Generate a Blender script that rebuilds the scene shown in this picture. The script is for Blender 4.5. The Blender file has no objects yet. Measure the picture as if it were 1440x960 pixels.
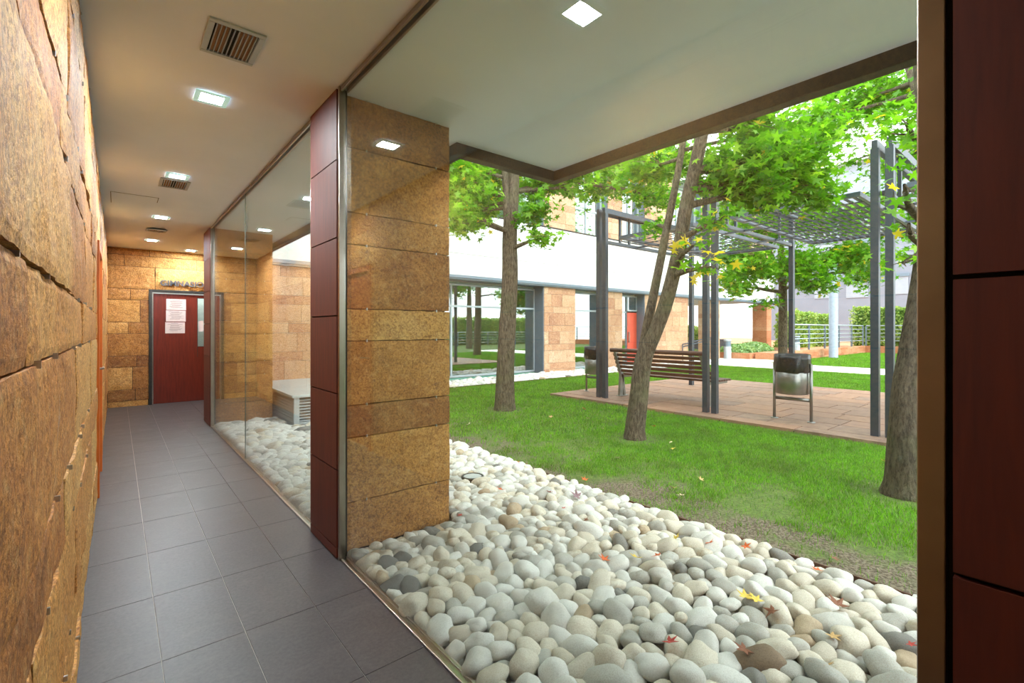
import bpy, math, random
import numpy as np
from mathutils import Vector, noise, Matrix
random.seed(7); RNG = np.random.default_rng(11)
S = bpy.context.scene
COL = S.collection
PI = math.pi

# ------------------------------------------------------------------ camera model (real metres)
A = math.atan(556/668.6); F = 668.6; HY = 463.0; H = 1.34; CEIL = 2.75
SA, CA = math.sin(A), math.cos(A)
def at(px, py, d):
    u = (px-720)/F
    return Vector((d*(SA+CA*u), d*(CA-SA*u), H-(py-HY)*d/F))
def ground(px, py, z=0.0):
    return at(px, py, (H-z)*F/(py-HY))

cam = bpy.data.objects.new('camera', bpy.data.cameras.new('camera')); COL.objects.link(cam)
cam.location = (0, 0, H); cam.rotation_euler = (PI/2, 0, -A)
cam.data.sensor_width = 36; cam.data.lens = F*36/1440; cam.data.shift_y = -(480-HY)/1440
cam.data.clip_start = 0.02; cam.data.clip_end = 400
S.camera = cam

# ------------------------------------------------------------------ materials
class NT:
    def __init__(s, name):
        s.m = bpy.data.materials.new(name); s.m.use_nodes = True
        s.t = s.m.node_tree; s.t.nodes.clear()
        s.out = s.t.nodes.new('ShaderNodeOutputMaterial')
    def n(s, typ, **kw):
        nd = s.t.nodes.new(typ)
        for k, v in kw.items():
            if k.startswith('_'): setattr(nd, k[1:], v)
            else:
                key = k.replace('__', ' ')
                inp = nd.inputs[int(key[1:])] if key[0] == 'i' and key[1:].isdigit() else nd.inputs[key]
                s.set(inp, v)
        return nd
    def set(s, inp, v):
        if isinstance(v, bpy.types.NodeSocket): s.t.links.new(v, inp)
        elif isinstance(v, bpy.types.Node): s.t.links.new(v.outputs[0], inp)
        else:
            if isinstance(v, (tuple, list)) and len(v) == 3 and inp.type == 'RGBA': v = (*v, 1)
            inp.default_value = v
    def coord(s, kind='Object'): return s.n('ShaderNodeTexCoord').outputs[kind]
    def noise(s, scale, detail=4, rough=.55, vec=None, dist=0, out='Fac'):
        nd = s.n('ShaderNodeTexNoise', Scale=scale, Detail=detail, Roughness=rough, Distortion=dist)
        if vec is None: vec = s.coord()
        s.set(nd.inputs['Vector'], vec); return nd.outputs[out]
    def ramp(s, fac, stops, interp='LINEAR'):
        nd = s.n('ShaderNodeValToRGB'); s.set(nd.inputs[0], fac); cr = nd.color_ramp; cr.interpolation = interp
        while len(cr.elements) < len(stops): cr.elements.new(.5)
        for e, (p, c) in zip(cr.elements, stops):
            e.position = p; e.color = (*c, 1) if len(c) == 3 else c
        return nd.outputs[0]
    def mix(s, fac, a, b, mode='MIX'):
        nd = s.n('ShaderNodeMix', _data_type='RGBA', _blend_type=mode)
        s.set(nd.inputs[0], fac); s.set(nd.inputs[6], a); s.set(nd.inputs[7], b); return nd.outputs[2]
    def math(s, op, a, b=0.0, clamp=False):
        nd = s.n('ShaderNodeMath', _operation=op, _use_clamp=clamp); s.set(nd.inputs[0], a); s.set(nd.inputs[1], b); return nd.outputs[0]
    def map(s, scale=(1,1,1), loc=(0,0,0), vec=None, rot=(0,0,0)):
        nd = s.n('ShaderNodeMapping'); nd.inputs['Scale'].default_value = scale; nd.inputs['Location'].default_value = loc
        nd.inputs['Rotation'].default_value = rot
        s.set(nd.inputs['Vector'], vec if vec is not None else s.coord()); return nd.outputs[0]
    def bump(s, h, strength=.3, dist=.01):
        return s.n('ShaderNodeBump', Strength=strength, Distance=dist, Height=h).outputs[0]
    def bsdf(s, color, rough=.5, metal=0.0, normal=None, **kw):
        b = s.n('ShaderNodeBsdfPrincipled'); s.set(b.inputs['Base Color'], color); s.set(b.inputs['Roughness'], rough)
        s.set(b.inputs['Metallic'], metal)
        if normal is not None: s.set(b.inputs['Normal'], normal)
        for k, v in kw.items(): s.set(b.inputs[k.replace('__', ' ')], v)
        return b.outputs[0]
    def done(s, sh): s.t.links.new(sh, s.out.inputs[0]); return s.m
    def tint(s):
        a = s.n('ShaderNodeAttribute', _attribute_name='tint')
        sp = s.n('ShaderNodeSeparateColor'); s.set(sp.inputs[0], a.outputs['Color']); return sp.outputs

def lin(r, g, b):
    f = lambda c: ((c/255+.055)/1.055)**2.4 if c/255 > .04045 else c/255/12.92
    return (f(r), f(g), f(b))

def plain(name, col, rough=.5, metal=0.0, noisy=.12, scale=12, bump=0.0, **kw):
    t = NT(name); f = t.noise(scale, 5)
    c = t.mix(t.ramp(f, [(.3, (0,0,0)), (.7, (1,1,1))]), tuple(x*(1-noisy) for x in col), tuple(min(1, x*(1+noisy)) for x in col))
    nm = t.bump(t.noise(scale*6, 3), bump, .004) if bump else None
    return t.done(t.bsdf(c, rough, metal, nm, **kw))

def stone(name, cols, rough=.75, bump=.5, spots=None, sat=1):
    t = NT(name); tn = t.tint(); v = t.coord()
    off = t.n('ShaderNodeVectorMath', _operation='ADD'); t.set(off.inputs[0], v)
    cmb = t.n('ShaderNodeCombineXYZ'); t.set(cmb.inputs[0], t.math('MULTIPLY', tn[1], 37.)); t.set(cmb.inputs[1], t.math('MULTIPLY', tn[2], 53.)); t.set(off.inputs[1], cmb)
    vv = off.outputs[0]
    big = t.noise(2.6, 6, .62, vv, .6); med = t.noise(11, 7, .7, vv, .3); fine = t.noise(70, 5, .75, vv)
    fac = t.math('ADD', t.math('MULTIPLY', big, .75), t.math('MULTIPLY', tn[0], .55))
    fac = t.math('ADD', fac, t.math('MULTIPLY', med, .45)); fac = t.math('SUBTRACT', fac, .38)
    c = t.ramp(fac, [(i/(len(cols)-1), k) for i, k in enumerate(cols)])
    c = t.mix(t.ramp(fine, [(.36, (1,)*3), (.56, (0,)*3)]), c, t.mix(1, c, (.4,.3,.22), 'MULTIPLY'))
    c = t.mix(t.ramp(t.noise(150, 3, .7, vv), [(.5, (0,)*3), (.7, (.55,)*3)]), c, t.mix(1, c, (1.5,1.45,1.3), 'MULTIPLY'))
    c = t.mix(t.math('MULTIPLY', t.ramp(t.noise(23, 6, .7, vv), [(.52, (0,)*3), (.72, (1,)*3)]), .4), c, cols[-1])
    c = t.mix(t.math('MULTIPLY', t.ramp(t.noise(31, 8, .8, vv, .8), [(.5, (0,)*3), (.6, (1,)*3)]), .6), c, t.mix(1, c, (.42,.34,.28), 'MULTIPLY'))
    if spots:
        c = t.mix(t.ramp(t.noise(3.3, 5, .7, vv, 1.2), [(.63, (0,)*3), (.72, (.8,)*3)]), c, spots)
    h = t.math('ADD', t.math('MULTIPLY', t.noise(16, 8, .72, vv), 1.), t.math('MULTIPLY', t.noise(90, 4, .7, vv), .4))
    return t.done(t.bsdf(c, rough, 0, t.bump(h, bump, .02)))

M = {}
M['stone_gold'] = stone('golden_slate', [lin(112,70,38), lin(160,108,52), lin(196,140,68), lin(214,164,90), lin(224,186,122)], .55, .8, lin(104,72,62))
M['stone_wall'] = stone('ochre_slate', [lin(140,88,50), lin(196,126,62), lin(220,154,80), lin(228,172,100), lin(234,194,134)], .62, .6, lin(160,132,116))
M['stone_pale'] = stone('peach_stone', [lin(160,110,90), lin(196,146,116), lin(212,168,134), lin(220,184,154), lin(228,208,186)], .8, .3, lin(160,105,95))
M['joint'] = plain('dark_joint', (.012,.01,.008), .9)
M['clip'] = plain('steel_clip', (.55,.55,.55), .3, 1.0)
M['ceil'] = plain('white_plaster', lin(224,233,252), .8, 0, .03, 1.5, .05)
M['soffit'] = plain('soffit_plaster', lin(228,235,252), .85, 0, .05, 1.2, .05)
M['fascia'] = plain('dark_bronze_metal', lin(46,42,40), .55, .2, .15, 3)
M['steel'] = plain('brushed_steel', lin(170,160,150), .28, 1.0, .1, 6)
M['frame'] = plain('dark_window_metal', lin(70,68,66), .4, .8)
M['pergola'] = plain('painted_grey_steel', lin(66,72,82), .38, .25, .08, 4)
M['bluegrey'] = plain('bluegrey_metal', lin(118,132,146), .45, .3, .06, 3)
M['palegrey'] = plain('pale_grey_metal', lin(176,186,194), .45, .2, .05, 3)
M['rubber'] = plain('black_rubber', (.01,.01,.01), .6)
M['white_panel'] = plain('white_cladding', (.66,.66,.65), .6, 0, .03, 1.5)
M['box'] = plain('grey_unit_metal', lin(186,192,194), .4, .3, .05, 3)
M['paper'] = plain('paper', lin(205,190,186), .7, 0, .05, 30)
M['ink'] = plain('ink', lin(120,105,104), .8)
M['red'] = plain('coral_door', lin(222,88,66), .45, 0, .03, 3)
M['orangewood'] = plain('orange_wood', lin(196,98,34), .4, 0, .12, 8)
M['concrete'] = plain('pale_concrete', lin(222,216,208), .85, 0, .06, 2)
M['orange_stone'] = stone('orange_wall_stone', [lin(176,96,62), lin(205,130,90), lin(222,160,122), lin(228,180,150)], .85, .3)
M['greyblock'] = plain('grey_render', lin(138,142,156), .8, 0, .05, 1)
M['shutter'] = plain('grey_shutter', lin(162,168,180), .7, 0, .04, 2)
M['interior'] = plain('dim_interior', lin(205,220,216), .8)
M['gymfloor'] = plain('green_gym_floor', lin(110,165,150), .3)
M['blue'] = plain('blue_mat', lin(30,80,170), .6)
M['soil'] = plain('soil', lin(74,60,46), .95, 0, .35, 14, .8)
M['benchmetal'] = plain('worn_bench_metal', lin(150,150,146), .4, .8, .15, 10)
M['bag'] = plain('black_plastic_bag', (.012,.012,.014), .25, 0, .2, 20)
M['binmetal'] = plain('bin_steel', lin(150,148,144), .32, .9, .12, 9)

def wood(name, c0, c1, rough=.3, scale=(14,14,1.2)):
    t = NT(name); v = t.map(scale); f = t.noise(3, 6, .6, v, .4)
    return t.done(t.bsdf(t.mix(t.ramp(f, [(.3,(0,)*3),(.7,(1,)*3)]), c0, c1), rough, 0, t.bump(f, .05, .002)))
M['redwood'] = wood('red_brown_laminate', lin(72,22,9), lin(94,34,16), .6)
M['doorwood'] = wood('dark_red_door', lin(84,26,16), lin(112,38,24), .32)
M['slatwood'] = wood('bench_hardwood', lin(78,48,38), lin(112,74,60), .45, (2,2,30))

def tile_mat():
    t = NT('slate_grey_tile'); tn = t.tint()
    f = t.noise(60, 5, .7); g = t.noise(5, 6, .65, t.map((1,1.6,1), rot=(0,0,.5)), .8)
    c = t.mix(t.ramp(f, [(.35,(0,)*3),(.65,(1,)*3)]), lin(59,53,54), lin(78,71,71))
    c = t.mix(t.math('MULTIPLY', t.ramp(g, [(.5,(0,)*3),(.75,(1,)*3)]), .35), c, lin(108,99,98))
    c = t.mix(t.math('MULTIPLY', tn[0], .22), c, lin(62,58,58))
    return t.done(t.bsdf(c, t.ramp(g, [(.2,(.34,)*3),(.8,(.46,)*3)]), 0, t.bump(f, .12, .002)))
M['tile'] = tile_mat()
M['grout'] = plain('pale_grout', lin(178,168,160), .9)

def glass_mat(name, tint=(.93,.97,.955), f0=.045, power=5.0, gloss=(1,1,1), maxf=.9, rough=0.0):
    t = NT(name); geo = t.n('ShaderNodeNewGeometry')
    dot = t.n('ShaderNodeVectorMath', _operation='DOT_PRODUCT'); t.set(dot.inputs[0], geo.outputs['Incoming']); t.set(dot.inputs[1], geo.outputs['Normal'])
    c = t.math('ABSOLUTE', dot.outputs['Value'])
    p = t.math('POWER', t.math('SUBTRACT', 1.0, c, True), power)
    f = t.math('ADD', t.math('MULTIPLY', p, maxf-f0), f0, True)
    tr = t.n('ShaderNodeBsdfTransparent', Color=tint); gl = t.n('ShaderNodeBsdfGlossy', Color=gloss, Roughness=rough)
    mx = t.n('ShaderNodeMixShader'); t.set(mx.inputs[0], f); t.set(mx.inputs[1], tr); t.set(mx.inputs[2], gl)
    return t.done(mx.outputs[0])
M['glass'] = glass_mat('clear_glass')
M['glass_out'] = glass_mat('facade_glass', (.78,.88,.86), .30, 3.0)

def emis(name, col, s):
    t = NT(name); e = t.n('ShaderNodeEmission', Color=col, Strength=s); return t.done(e.outputs[0])
M['lamp'] = emis('lamp_light', (.84,.95,1), 240)
t_ = NT('lamp_glass_plate'); M['lampglass'] = t_.done(t_.bsdf((.45,.62,.57), .15, 0, None, Emission__Color=(.55,.9,.8,1), Emission__Strength=.11))

def leafmat(name, stops, trans=.55):
    t = NT(name); tn = t.tint()
    c = t.ramp(tn[0], stops)
    c = t.mix(t.ramp(t.noise(25, 2), [(.35,(0,)*3),(.65,(.35,)*3)]), c, t.mix(1, c, (.7,.75,.6), 'MULTIPLY'))
    d = t.bsdf(c, .42); tr = t.n('ShaderNodeBsdfTranslucent'); t.set(tr.inputs[0], t.mix(1, c, (1.3,1.35,.6), 'MULTIPLY'))
    mx = t.n('ShaderNodeMixShader'); mx.inputs[0].default_value = trans; t.set(mx.inputs[1], d); t.set(mx.inputs[2], tr)
    return t.done(mx.outputs[0])
M['leaf'] = leafmat('maple_leaf_green', [(0, lin(52,104,22)), (.35, lin(92,152,30)), (.7, lin(134,190,44)), (.93, lin(168,208,62)), (.97, lin(226,202,70)), (1, lin(226,196,60))])
M['hedgeleaf'] = leafmat('hedge_leaf', [(0, lin(84,122,48)), (.5, lin(142,172,78)), (1, lin(196,206,128))], .35)
M['shrubleaf'] = leafmat('shrub_leaf', [(0, lin(110,150,90)), (.5, lin(150,184,120)), (1, lin(190,206,160))], .35)
def blade_mat():
    t = NT('grass_blade'); tn = t.tint(); c = t.ramp(tn[0], [(0, lin(64,108,24)), (.5, lin(110,170,30)), (1, lin(152,202,56))])
    c = t.mix(t.math('MULTIPLY', t.ramp(t.noise(1.7, 5, .65), [(.45,(0,)*3),(.65,(1,)*3)]), .55), c, lin(84,104,44))
    c = t.mix(t.math('MULTIPLY', t.ramp(t.noise(7, 4, .6), [(.5,(0,)*3),(.62,(1,)*3)]), .4), c, lin(62,88,36))
    d = t.bsdf(c, .5); tr = t.n('ShaderNodeBsdfTranslucent'); t.set(tr.inputs[0], t.mix(1, c, (1.3,1.35,.6), 'MULTIPLY'))
    mx = t.n('ShaderNodeMixShader'); mx.inputs[0].default_value = .4; t.set(mx.inputs[1], d); t.set(mx.inputs[2], tr)
    return t.done(mx.outputs[0])
M['blade'] = blade_mat()
for nm, a, b in (('orange', (214,104,40), (196,80,30)), ('red', (196,64,52), (160,50,44)), ('yellow', (232,204,96), (214,178,60)),
                 ('pale', (222,206,166), (200,184,140)), ('brown', (140,84,52), (110,62,44)), ('purple', (150,120,128), (116,88,96)), ('tan', (206,170,112), (180,140,90))):
    t = NT('dry_leaf_'+nm); M['dry_'+nm] = t.done(t.bsdf(t.mix(t.noise(30, 3), lin(*a), lin(*b)), .6))

def bark():
    t = NT('tree_bark'); tn = t.tint()
    v = t.map((1,1,.28)); f = t.noise(42, 8, .75, v, .5); g = t.noise(3, 4)
    c = t.mix(t.ramp(f, [(.38,(0,)*3),(.62,(1,)*3)]), lin(52,42,33), lin(134,118,98))
    c = t.mix(t.math('MULTIPLY', t.ramp(g, [(.5,(0,)*3),(.7,(1,)*3)]), .4), c, lin(112,118,76))
    return t.done(t.bsdf(c, .85, 0, t.bump(f, 1.0, .05)))
M['bark'] = bark()

def ground_grass():
    t = NT('lawn_soil_and_moss'); f = t.noise(1.1, 6, .6); v = t.coord()
    sx = t.n('ShaderNodeSeparateXYZ'); t.set(sx.inputs[0], v)
    k = t.math('ADD', t.math('MULTIPLY', t.math('SUBTRACT', sx.outputs[0], 3.05), .5), t.math('MULTIPLY', f, 1.4))
    c = t.mix(t.ramp(t.noise(40, 4), [(.35,(0,)*3),(.65,(1,)*3)]), lin(66,84,34), lin(94,116,46))
    s = t.mix(t.ramp(t.noise(60, 4), [(.4,(0,)*3),(.6,(1,)*3)]), lin(72,62,48), lin(124,112,94))
    c = t.mix(t.ramp(k, [(.85,(0,)*3),(1.05,(1,)*3)]), s, c)
    return t.done(t.bsdf(c, .95, 0, t.bump(t.noise(60, 4), .6, .02)))
M['lawn'] = ground_grass()

def pebblemat(name, c0, c1, c2):
    t = NT(name); oi = t.n('ShaderNodeObjectInfo'); tn = t.tint()
    r = t.math('FRACT', t.math('ADD', oi.outputs['Random'], tn[0]))
    v = t.n('ShaderNodeVectorMath', _operation='ADD'); t.set(v.inputs[0], t.coord()); 
    cm = t.n('ShaderNodeCombineXYZ'); t.set(cm.inputs[0], t.math('MULTIPLY', r, 31.)); t.set(v.inputs[1], cm)
    f = t.noise(14, 6, .65, v.outputs[0], .7)
    c = t.mix(r, c0, c1); c = t.mix(t.ramp(f, [(.45,(0,)*3),(.75,(.9,)*3)]), c, c2)
    c = t.mix(t.ramp(t.noise(90, 4, .7, v.outputs[0]), [(.5,(0,)*3),(.75,(.4,)*3)]), c, tuple(x*.4 for x in c2))
    c = t.mix(t.math('MULTIPLY', t.ramp(t.noise(28, 6, .75, v.outputs[0], 1.5), [(.56,(0,)*3),(.64,(1,)*3)]), .5), c, c2)
    return t.done(t.bsdf(c, .75, 0, t.bump(t.noise(9, 8, .75), .35, .03)))
PEB = {'white': pebblemat('white_pebble', lin(208,204,198), lin(226,224,220), lin(184,178,168)),
       'cream': pebblemat('cream_pebble', lin(206,198,184), lin(222,214,200), lin(170,152,128)),
       'grey': pebblemat('grey_pebble', lin(170,167,160), lin(192,189,182), lin(146,140,130)),
       'dark grey': pebblemat('dark_grey_pebble', lin(116,114,110), lin(144,140,134), lin(92,88,84)),
       'tan': pebblemat('tan_pebble', lin(178,158,134), lin(196,178,152), lin(146,120,96))}

def paving_mat():
    t = NT('pink_paving_stone'); tn = t.tint(); f = t.noise(7, 6, .65)
    c = t.mix(t.ramp(f, [(.3,(0,)*3),(.7,(1,)*3)]), lin(112,86,74), lin(166,134,114))
    c = t.mix(t.math('MULTIPLY', tn[0], .6), c, lin(176,128,98)); c = t.mix(t.math('MULTIPLY', tn[1], .4), c, lin(120,98,92))
    return t.done(t.bsdf(c, .6, 0, t.bump(t.noise(40, 4), .3, .004)))
M['paving'] = paving_mat()

# ------------------------------------------------------------------ mesh builder
class MB:
    def __init__(s): s.v = []; s.f = []; s.m = []; s.t = []
    def face(s, idx, mi=0, t=(0,0,0)): s.f.append(idx); s.m.append(mi); s.t.append(t)
    def box(s, x0, x1, y0, y1, z0, z1, mi=0, t=(0,0,0), b=0.0):
        if x0 > x1: x0, x1 = x1, x0
        if y0 > y1: y0, y1 = y1, y0
        if z0 > z1: z0, z1 = z1, z0
        n = len(s.v)
        s.v += [(x0,y0,z0),(x1,y0,z0),(x1,y1,z0),(x0,y1,z0),(x0,y0,z1),(x1,y0,z1),(x1,y1,z1),(x0,y1,z1)]
        for q in ((3,2,1,0),(4,5,6,7),(0,1,5,4),(1,2,6,5),(2,3,7,6),(3,0,4,7)): s.face([n+i for i in q], mi, t)
        return s
    def bar(s, p, q, w, h, mi=0, up=(0,0,1), t=(0,0,0)):
        p, q = Vector(p), Vector(q); d = (q-p).normalized(); up = Vector(up)
        a = d.cross(up)
        if a.length < 1e-4: a = d.cross(Vector((1,0,0)))
        a.normalize(); b = a.cross(d).normalized(); a *= w/2; b *= h/2; n = len(s.v)
        for c in (p, q):
            for k in ((-1,-1),(1,-1),(1,1),(-1,1)): s.v.append(tuple(c+a*k[0]+b*k[1]))
        for f in ((0,1,2,3),(7,6,5,4),(4,5,1,0),(5,6,2,1),(6,7,3,2),(7,4,0,3)): s.face([n+i for i in f], mi, t)
        return s
    def tube(s, pts, rad, n=12, mi=0, jit=0.0, cap=True, seed=0, t=(0,0,0)):
        pts = [Vector(p) for p in pts]
        if not hasattr(rad, '__len__'): rad = [rad]*len(pts)
        base = len(s.v); prev = None
        for i, p in enumerate(pts):
            d = (pts[min(i+1, len(pts)-1)]-pts[max(i-1, 0)]).normalized()
            if prev is None: a = d.orthogonal().normalized()
            else: a = (prev - d*prev.dot(d)).normalized()
            prev = a; b = d.cross(a)
            for k in range(n):
                th = 2*PI*k/n; dr = a*math.cos(th)+b*math.sin(th)
                r = rad[i]
                if jit: r *= 1+jit*noise.noise(Vector((dr.x*2.2+seed, dr.y*2.2, p.z*1.6+dr.z)))*2 + jit*.5*noise.noise(Vector((dr.x*7+seed, dr.y*7, p.z*3)))
                s.v.append(tuple(p+dr*r))
        for i in range(len(pts)-1):
            for k in range(n):
                k2 = (k+1) % n
                s.face([base+i*n+k, base+i*n+k2, base+(i+1)*n+k2, base+(i+1)*n+k], mi, t)
        if cap:
            s.face([base+k for k in range(n)][::-1], mi, t); s.face([base+(len(pts)-1)*n+k for k in range(n)], mi, t)
        return s
    def lathe(s, c, prof, n=24, mi=0, t=(0,0,0)):
        base = len(s.v); c = Vector(c)
        for r, z in prof:
            for k in range(n): th = 2*PI*k/n; s.v.append((c.x+r*math.cos(th), c.y+r*math.sin(th), c.z+z))
        for i in range(len(prof)-1):
            for k in range(n):
                k2 = (k+1) % n; s.face([base+i*n+k, base+i*n+k2, base+(i+1)*n+k2, base+(i+1)*n+k], mi, t)
        return s
    def build(s, name, mats, parent=None, smooth=False, bevel=0.0, loc=None):
        me = bpy.data.meshes.new(name); me.from_pydata(s.v, [], s.f)
        if not isinstance(mats, (list, tuple)): mats = [mats]
        for m in mats: me.materials.append(M[m] if isinstance(m, str) else m)
        me.polygons.foreach_set('material_index', s.m)
        a = me.attributes.new('tint', 'FLOAT_COLOR', 'FACE')
        a.data.foreach_set('color', [c for q in s.t for c in (*q, 1)])
        if smooth: me.polygons.foreach_set('use_smooth', [True]*len(s.f))
        me.update()
        o = bpy.data.objects.new(name, me); COL.objects.link(o)
        if bevel:
            bm = o.modifiers.new('bevel', 'BEVEL'); bm.width = bevel; bm.segments = 2; bm.limit_method = 'ANGLE'
        if parent is not None:
            o.parent = parent
            if parent.get('wl'): o.location = -Vector(parent.location)
        if loc is not None: o.location = loc
        return o

def npmesh(name, V, faces, mats, tints=None, parent=None, smooth=False, mi=None):
    """V (N,3); faces (K, n) all n-gons of the same size"""
    me = bpy.data.meshes.new(name); K, n = faces.shape
    me.vertices.add(len(V)); me.vertices.foreach_set('co', V.astype(np.float32).ravel())
    me.loops.add(K*n); me.loops.foreach_set('vertex_index', faces.astype(np.int32).ravel())
    me.polygons.add(K); me.polygons.foreach_set('loop_start', (np.arange(K)*n).astype(np.int32))
    if not isinstance(mats, (list, tuple)): mats = [mats]
    for m in mats: me.materials.append(M[m] if isinstance(m, str) else m)
    if mi is not None: me.polygons.foreach_set('material_index', mi.astype(np.int32))
    me.update(calc_edges=True)
    a = me.attributes.new('tint', 'FLOAT_COLOR', 'FACE')
    tt = np.ones((K, 4), np.float32)
    if tints is not None: tt[:, 0] = tints; tt[:, 1] = tints
    a.data.foreach_set('color', tt.ravel())
    if smooth: me.polygons.foreach_set('use_smooth', np.ones(K, bool))
    me.validate()
    o = bpy.data.objects.new(name, me); COL.objects.link(o)
    if parent is not None:
        o.parent = parent
        if parent.get('wl'): o.location = -Vector(parent.location)
    return o

def tag(o, label=None, cat=None, group=None, kind=None):
    if label: o['label'] = label
    if cat: o['category'] = cat
    if group: o['group'] = group
    if kind: o['kind'] = kind
    return o
def thing(name, loc, label, cat, group=None, kind=None, world=False):
    """Empty at the base; world=True: children are given in world coordinates"""
    o = bpy.data.objects.new(name, None); COL.objects.link(o); o.location = loc; o.empty_display_size = .1
    if world: o['wl'] = 1
    return tag(o, label, cat, group, kind)
def structure(o, label=None): 
    o['kind'] = 'structure'
    if label: o['label'] = label
    return o
def copy_thing(root, loc, rotz=0, label=None):
    r = root.copy(); COL.objects.link(r); r.location = loc; r.rotation_euler.z = rotz
    if label: r['label'] = label
    for ch in list(root.children):
        c = ch.copy(); COL.objects.link(c); c.parent = r
        for g in list(ch.children):
            d = g.copy(); COL.objects.link(d); d.parent = c
    return r

# ------------------------------------------------------------------ stone courses shared by every clad wall
COURSE = [0.0, .10, .295, .685, .88, 1.27, 1.465, 1.855, 2.05, 2.44, 2.635, 3.02, 3.22, 3.6, 3.8, 4.19, 4.5, 4.7, 5.1, 5.3, 5.7, 5.9, 6.3, 6.5, 6.9]
def rsub(r, h):
    a, b, c, d = r; e, f, g, k = h
    if e >= b or f <= a or g >= d or k <= c: return [r]
    out = []
    if e > a: out.append((a, e, c, d))
    if f < b: out.append((f, b, c, d))
    a2, b2 = max(a, e), min(b, f)
    if g > c: out.append((a2, b2, c, g))
    if k < d: out.append((a2, b2, k, d))
    return out
def stone_wall(mb, P, u0, u1, z0, z1, seed, lens=(.5, .95), cell=.3, amp=.0, holes=(), joint=.007, th=.03, fixed=None, off=.004, clips=False, ccell=None, skip=()):
    r = random.Random(seed); zs = [z0]+[z for z in COURSE if z0+.04 < z < z1-.04 and z not in skip]+[z1]
    for zi in range(len(zs)-1):
        za, zb = zs[zi], zs[zi+1]; us = [u0]
        if fixed and zi in fixed: us += fixed[zi]
        else:
            u = u0 + r.uniform(.3, 1)*lens[0]
            while u < u1-.18:
                us.append(u); u += r.uniform(*lens)
        us.append(u1)
        for ui in range(len(us)-1):
            rects = [(us[ui], us[ui+1], za, zb)]
            for h in holes: rects = [q for rr in rects for q in rsub(rr, h)]
            tt = (r.random(), r.random(), r.random()); dn = r.uniform(-off, off); sd = r.uniform(0, 99)
            for (a, b, c, d) in rects:
                if b-a < .03 or d-c < .02: continue
                j = joint/2
                slab(mb, P, a+j, b-j, c+j, d-j, dn, th, tt, cell if ccell is None else ccell(a), amp, sd)
                if clips and b < clips:
                    for cu in (a+.18*(b-a), b-.15*(b-a)):
                        n = len(mb.v); w = .003
                        for nn in (-.02, .004):
                            for (x, y) in ((cu-w, d-.008), (cu+w, d-.008), (cu+w, d+.008), (cu-w, d+.008)): mb.v.append(tuple(P(x, y, nn+dn)))
                        for f in ((4,5,6,7),(0,1,5,4),(1,2,6,5),(2,3,7,6),(3,0,4,7)): mb.face([n+i for i in f], 2)
def slab(mb, P, a, b, c, d, dn, th, tt, cell, amp, sd):
    nu = max(1, min(120, round((b-a)/cell))); nz = max(1, min(60, round((d-c)/cell))); base = len(mb.v)
    for i in range(nu+1):
        for k in range(nz+1):
            u = a+(b-a)*i/nu; z = c+(d-c)*k/nz; n = dn
            if amp:
                e = 0
                n += amp*(noise.fractal(Vector((u*5+sd, z*5, sd)), 1.0, 2.0, 5)*.8)
                bd = min(u-a, b-u, z-c, d-z)
                if bd < .004: n -= (.004-bd)*.8
                if i in (0, nu): u += .004*noise.noise(Vector((z*14, sd, 3)))
                if k in (0, nz): z += .004*noise.noise(Vector((u*14, sd, 7)))
            mb.v.append(tuple(P(u, z, n)))
    idx = lambda i, k: base+i*(nz+1)+k
    for i in range(nu):
        for k in range(nz): mb.face([idx(i,k), idx(i+1,k), idx(i+1,k+1), idx(i,k+1)], 0, tt)
    ring = [(i,0) for i in range(nu+1)]+[(nu,k) for k in range(1,nz+1)]+[(i,nz) for i in range(nu-1,-1,-1)]+[(0,k) for k in range(nz-1,0,-1)]
    b2 = len(mb.v)
    for (i,k) in ring:
        u = a+(b-a)*i/nu; z = c+(d-c)*k/nz; mb.v.append(tuple(P(u, z, dn-th)))
    L = len(ring)
    for q in range(L):
        q2 = (q+1) % L; mb.face([idx(*ring[q2]), idx(*ring[q]), b2+q, b2+q2], 0, tt)

# ================================================================== SETTING: corridor
EY = 10.6   # end wall plane
# floor
mb = MB(); mb.box(-.2, 1.06, -3.0, EY+.05, -.12, -.006, 1)
xs = [-.16+.3*i for i in range(-1, 9)]; ys = [2.38+.6*i for i in range(-10, 16)]
r = random.Random(3)
for i in range(len(xs)-1):
    for k in range(len(ys)-1):
        ymax = 1.8 if ys[k] > 8.2 else 1.04
        x0, x1 = max(xs[i], -.13), min(xs[i+1], ymax); y0, y1 = max(ys[k], -3), min(ys[k+1], EY+.045)
        if x1-x0 < .02 or y1-y0 < .02: continue
        g = .002
        mb.box(x0+g, x1-g, y0+g*.8, y1-g*.8, -.01, 0, 0, (r.random(), 0, 0))
mb.box(1.06, 1.8, 8.3, EY+.05, -.12, -.006, 1)
structure(mb.build('floor', ['tile', 'grout']))
# ceiling of the corridor and soffit outside (one flat slab level, split at the glass line)
mb = MB(); mb.box(-.3, 1.02, -3.2, EY+.2, CEIL, CEIL+.35); mb.box(1.02, 1.95, 8.3, EY+.2, CEIL, CEIL+.35)
# access hatch outline
for (x0, x1, y0, y1) in ((-.05, .35, 6.35, 6.356), (-.05, -.044, 6.35, 6.9), (.344, .35, 6.35, 6.6)):
    mb.box(x0, x1, y0, y1, CEIL-.002, CEIL+.001, 1)
structure(mb.build('ceiling', ['ceil', 'frame']))
mb = MB(); mb.box(1.02, 3.0, -3.2, 3.02, CEIL, CEIL+.35); mb.box(1.02, 1.97, 3.02, 8.3, CEIL, CEIL+.35); mb.box(1.95, 1.97, 8.3, EY, CEIL, CEIL+.35)
structure(mb.build('ceiling_outdoor', 'soffit'))
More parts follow.
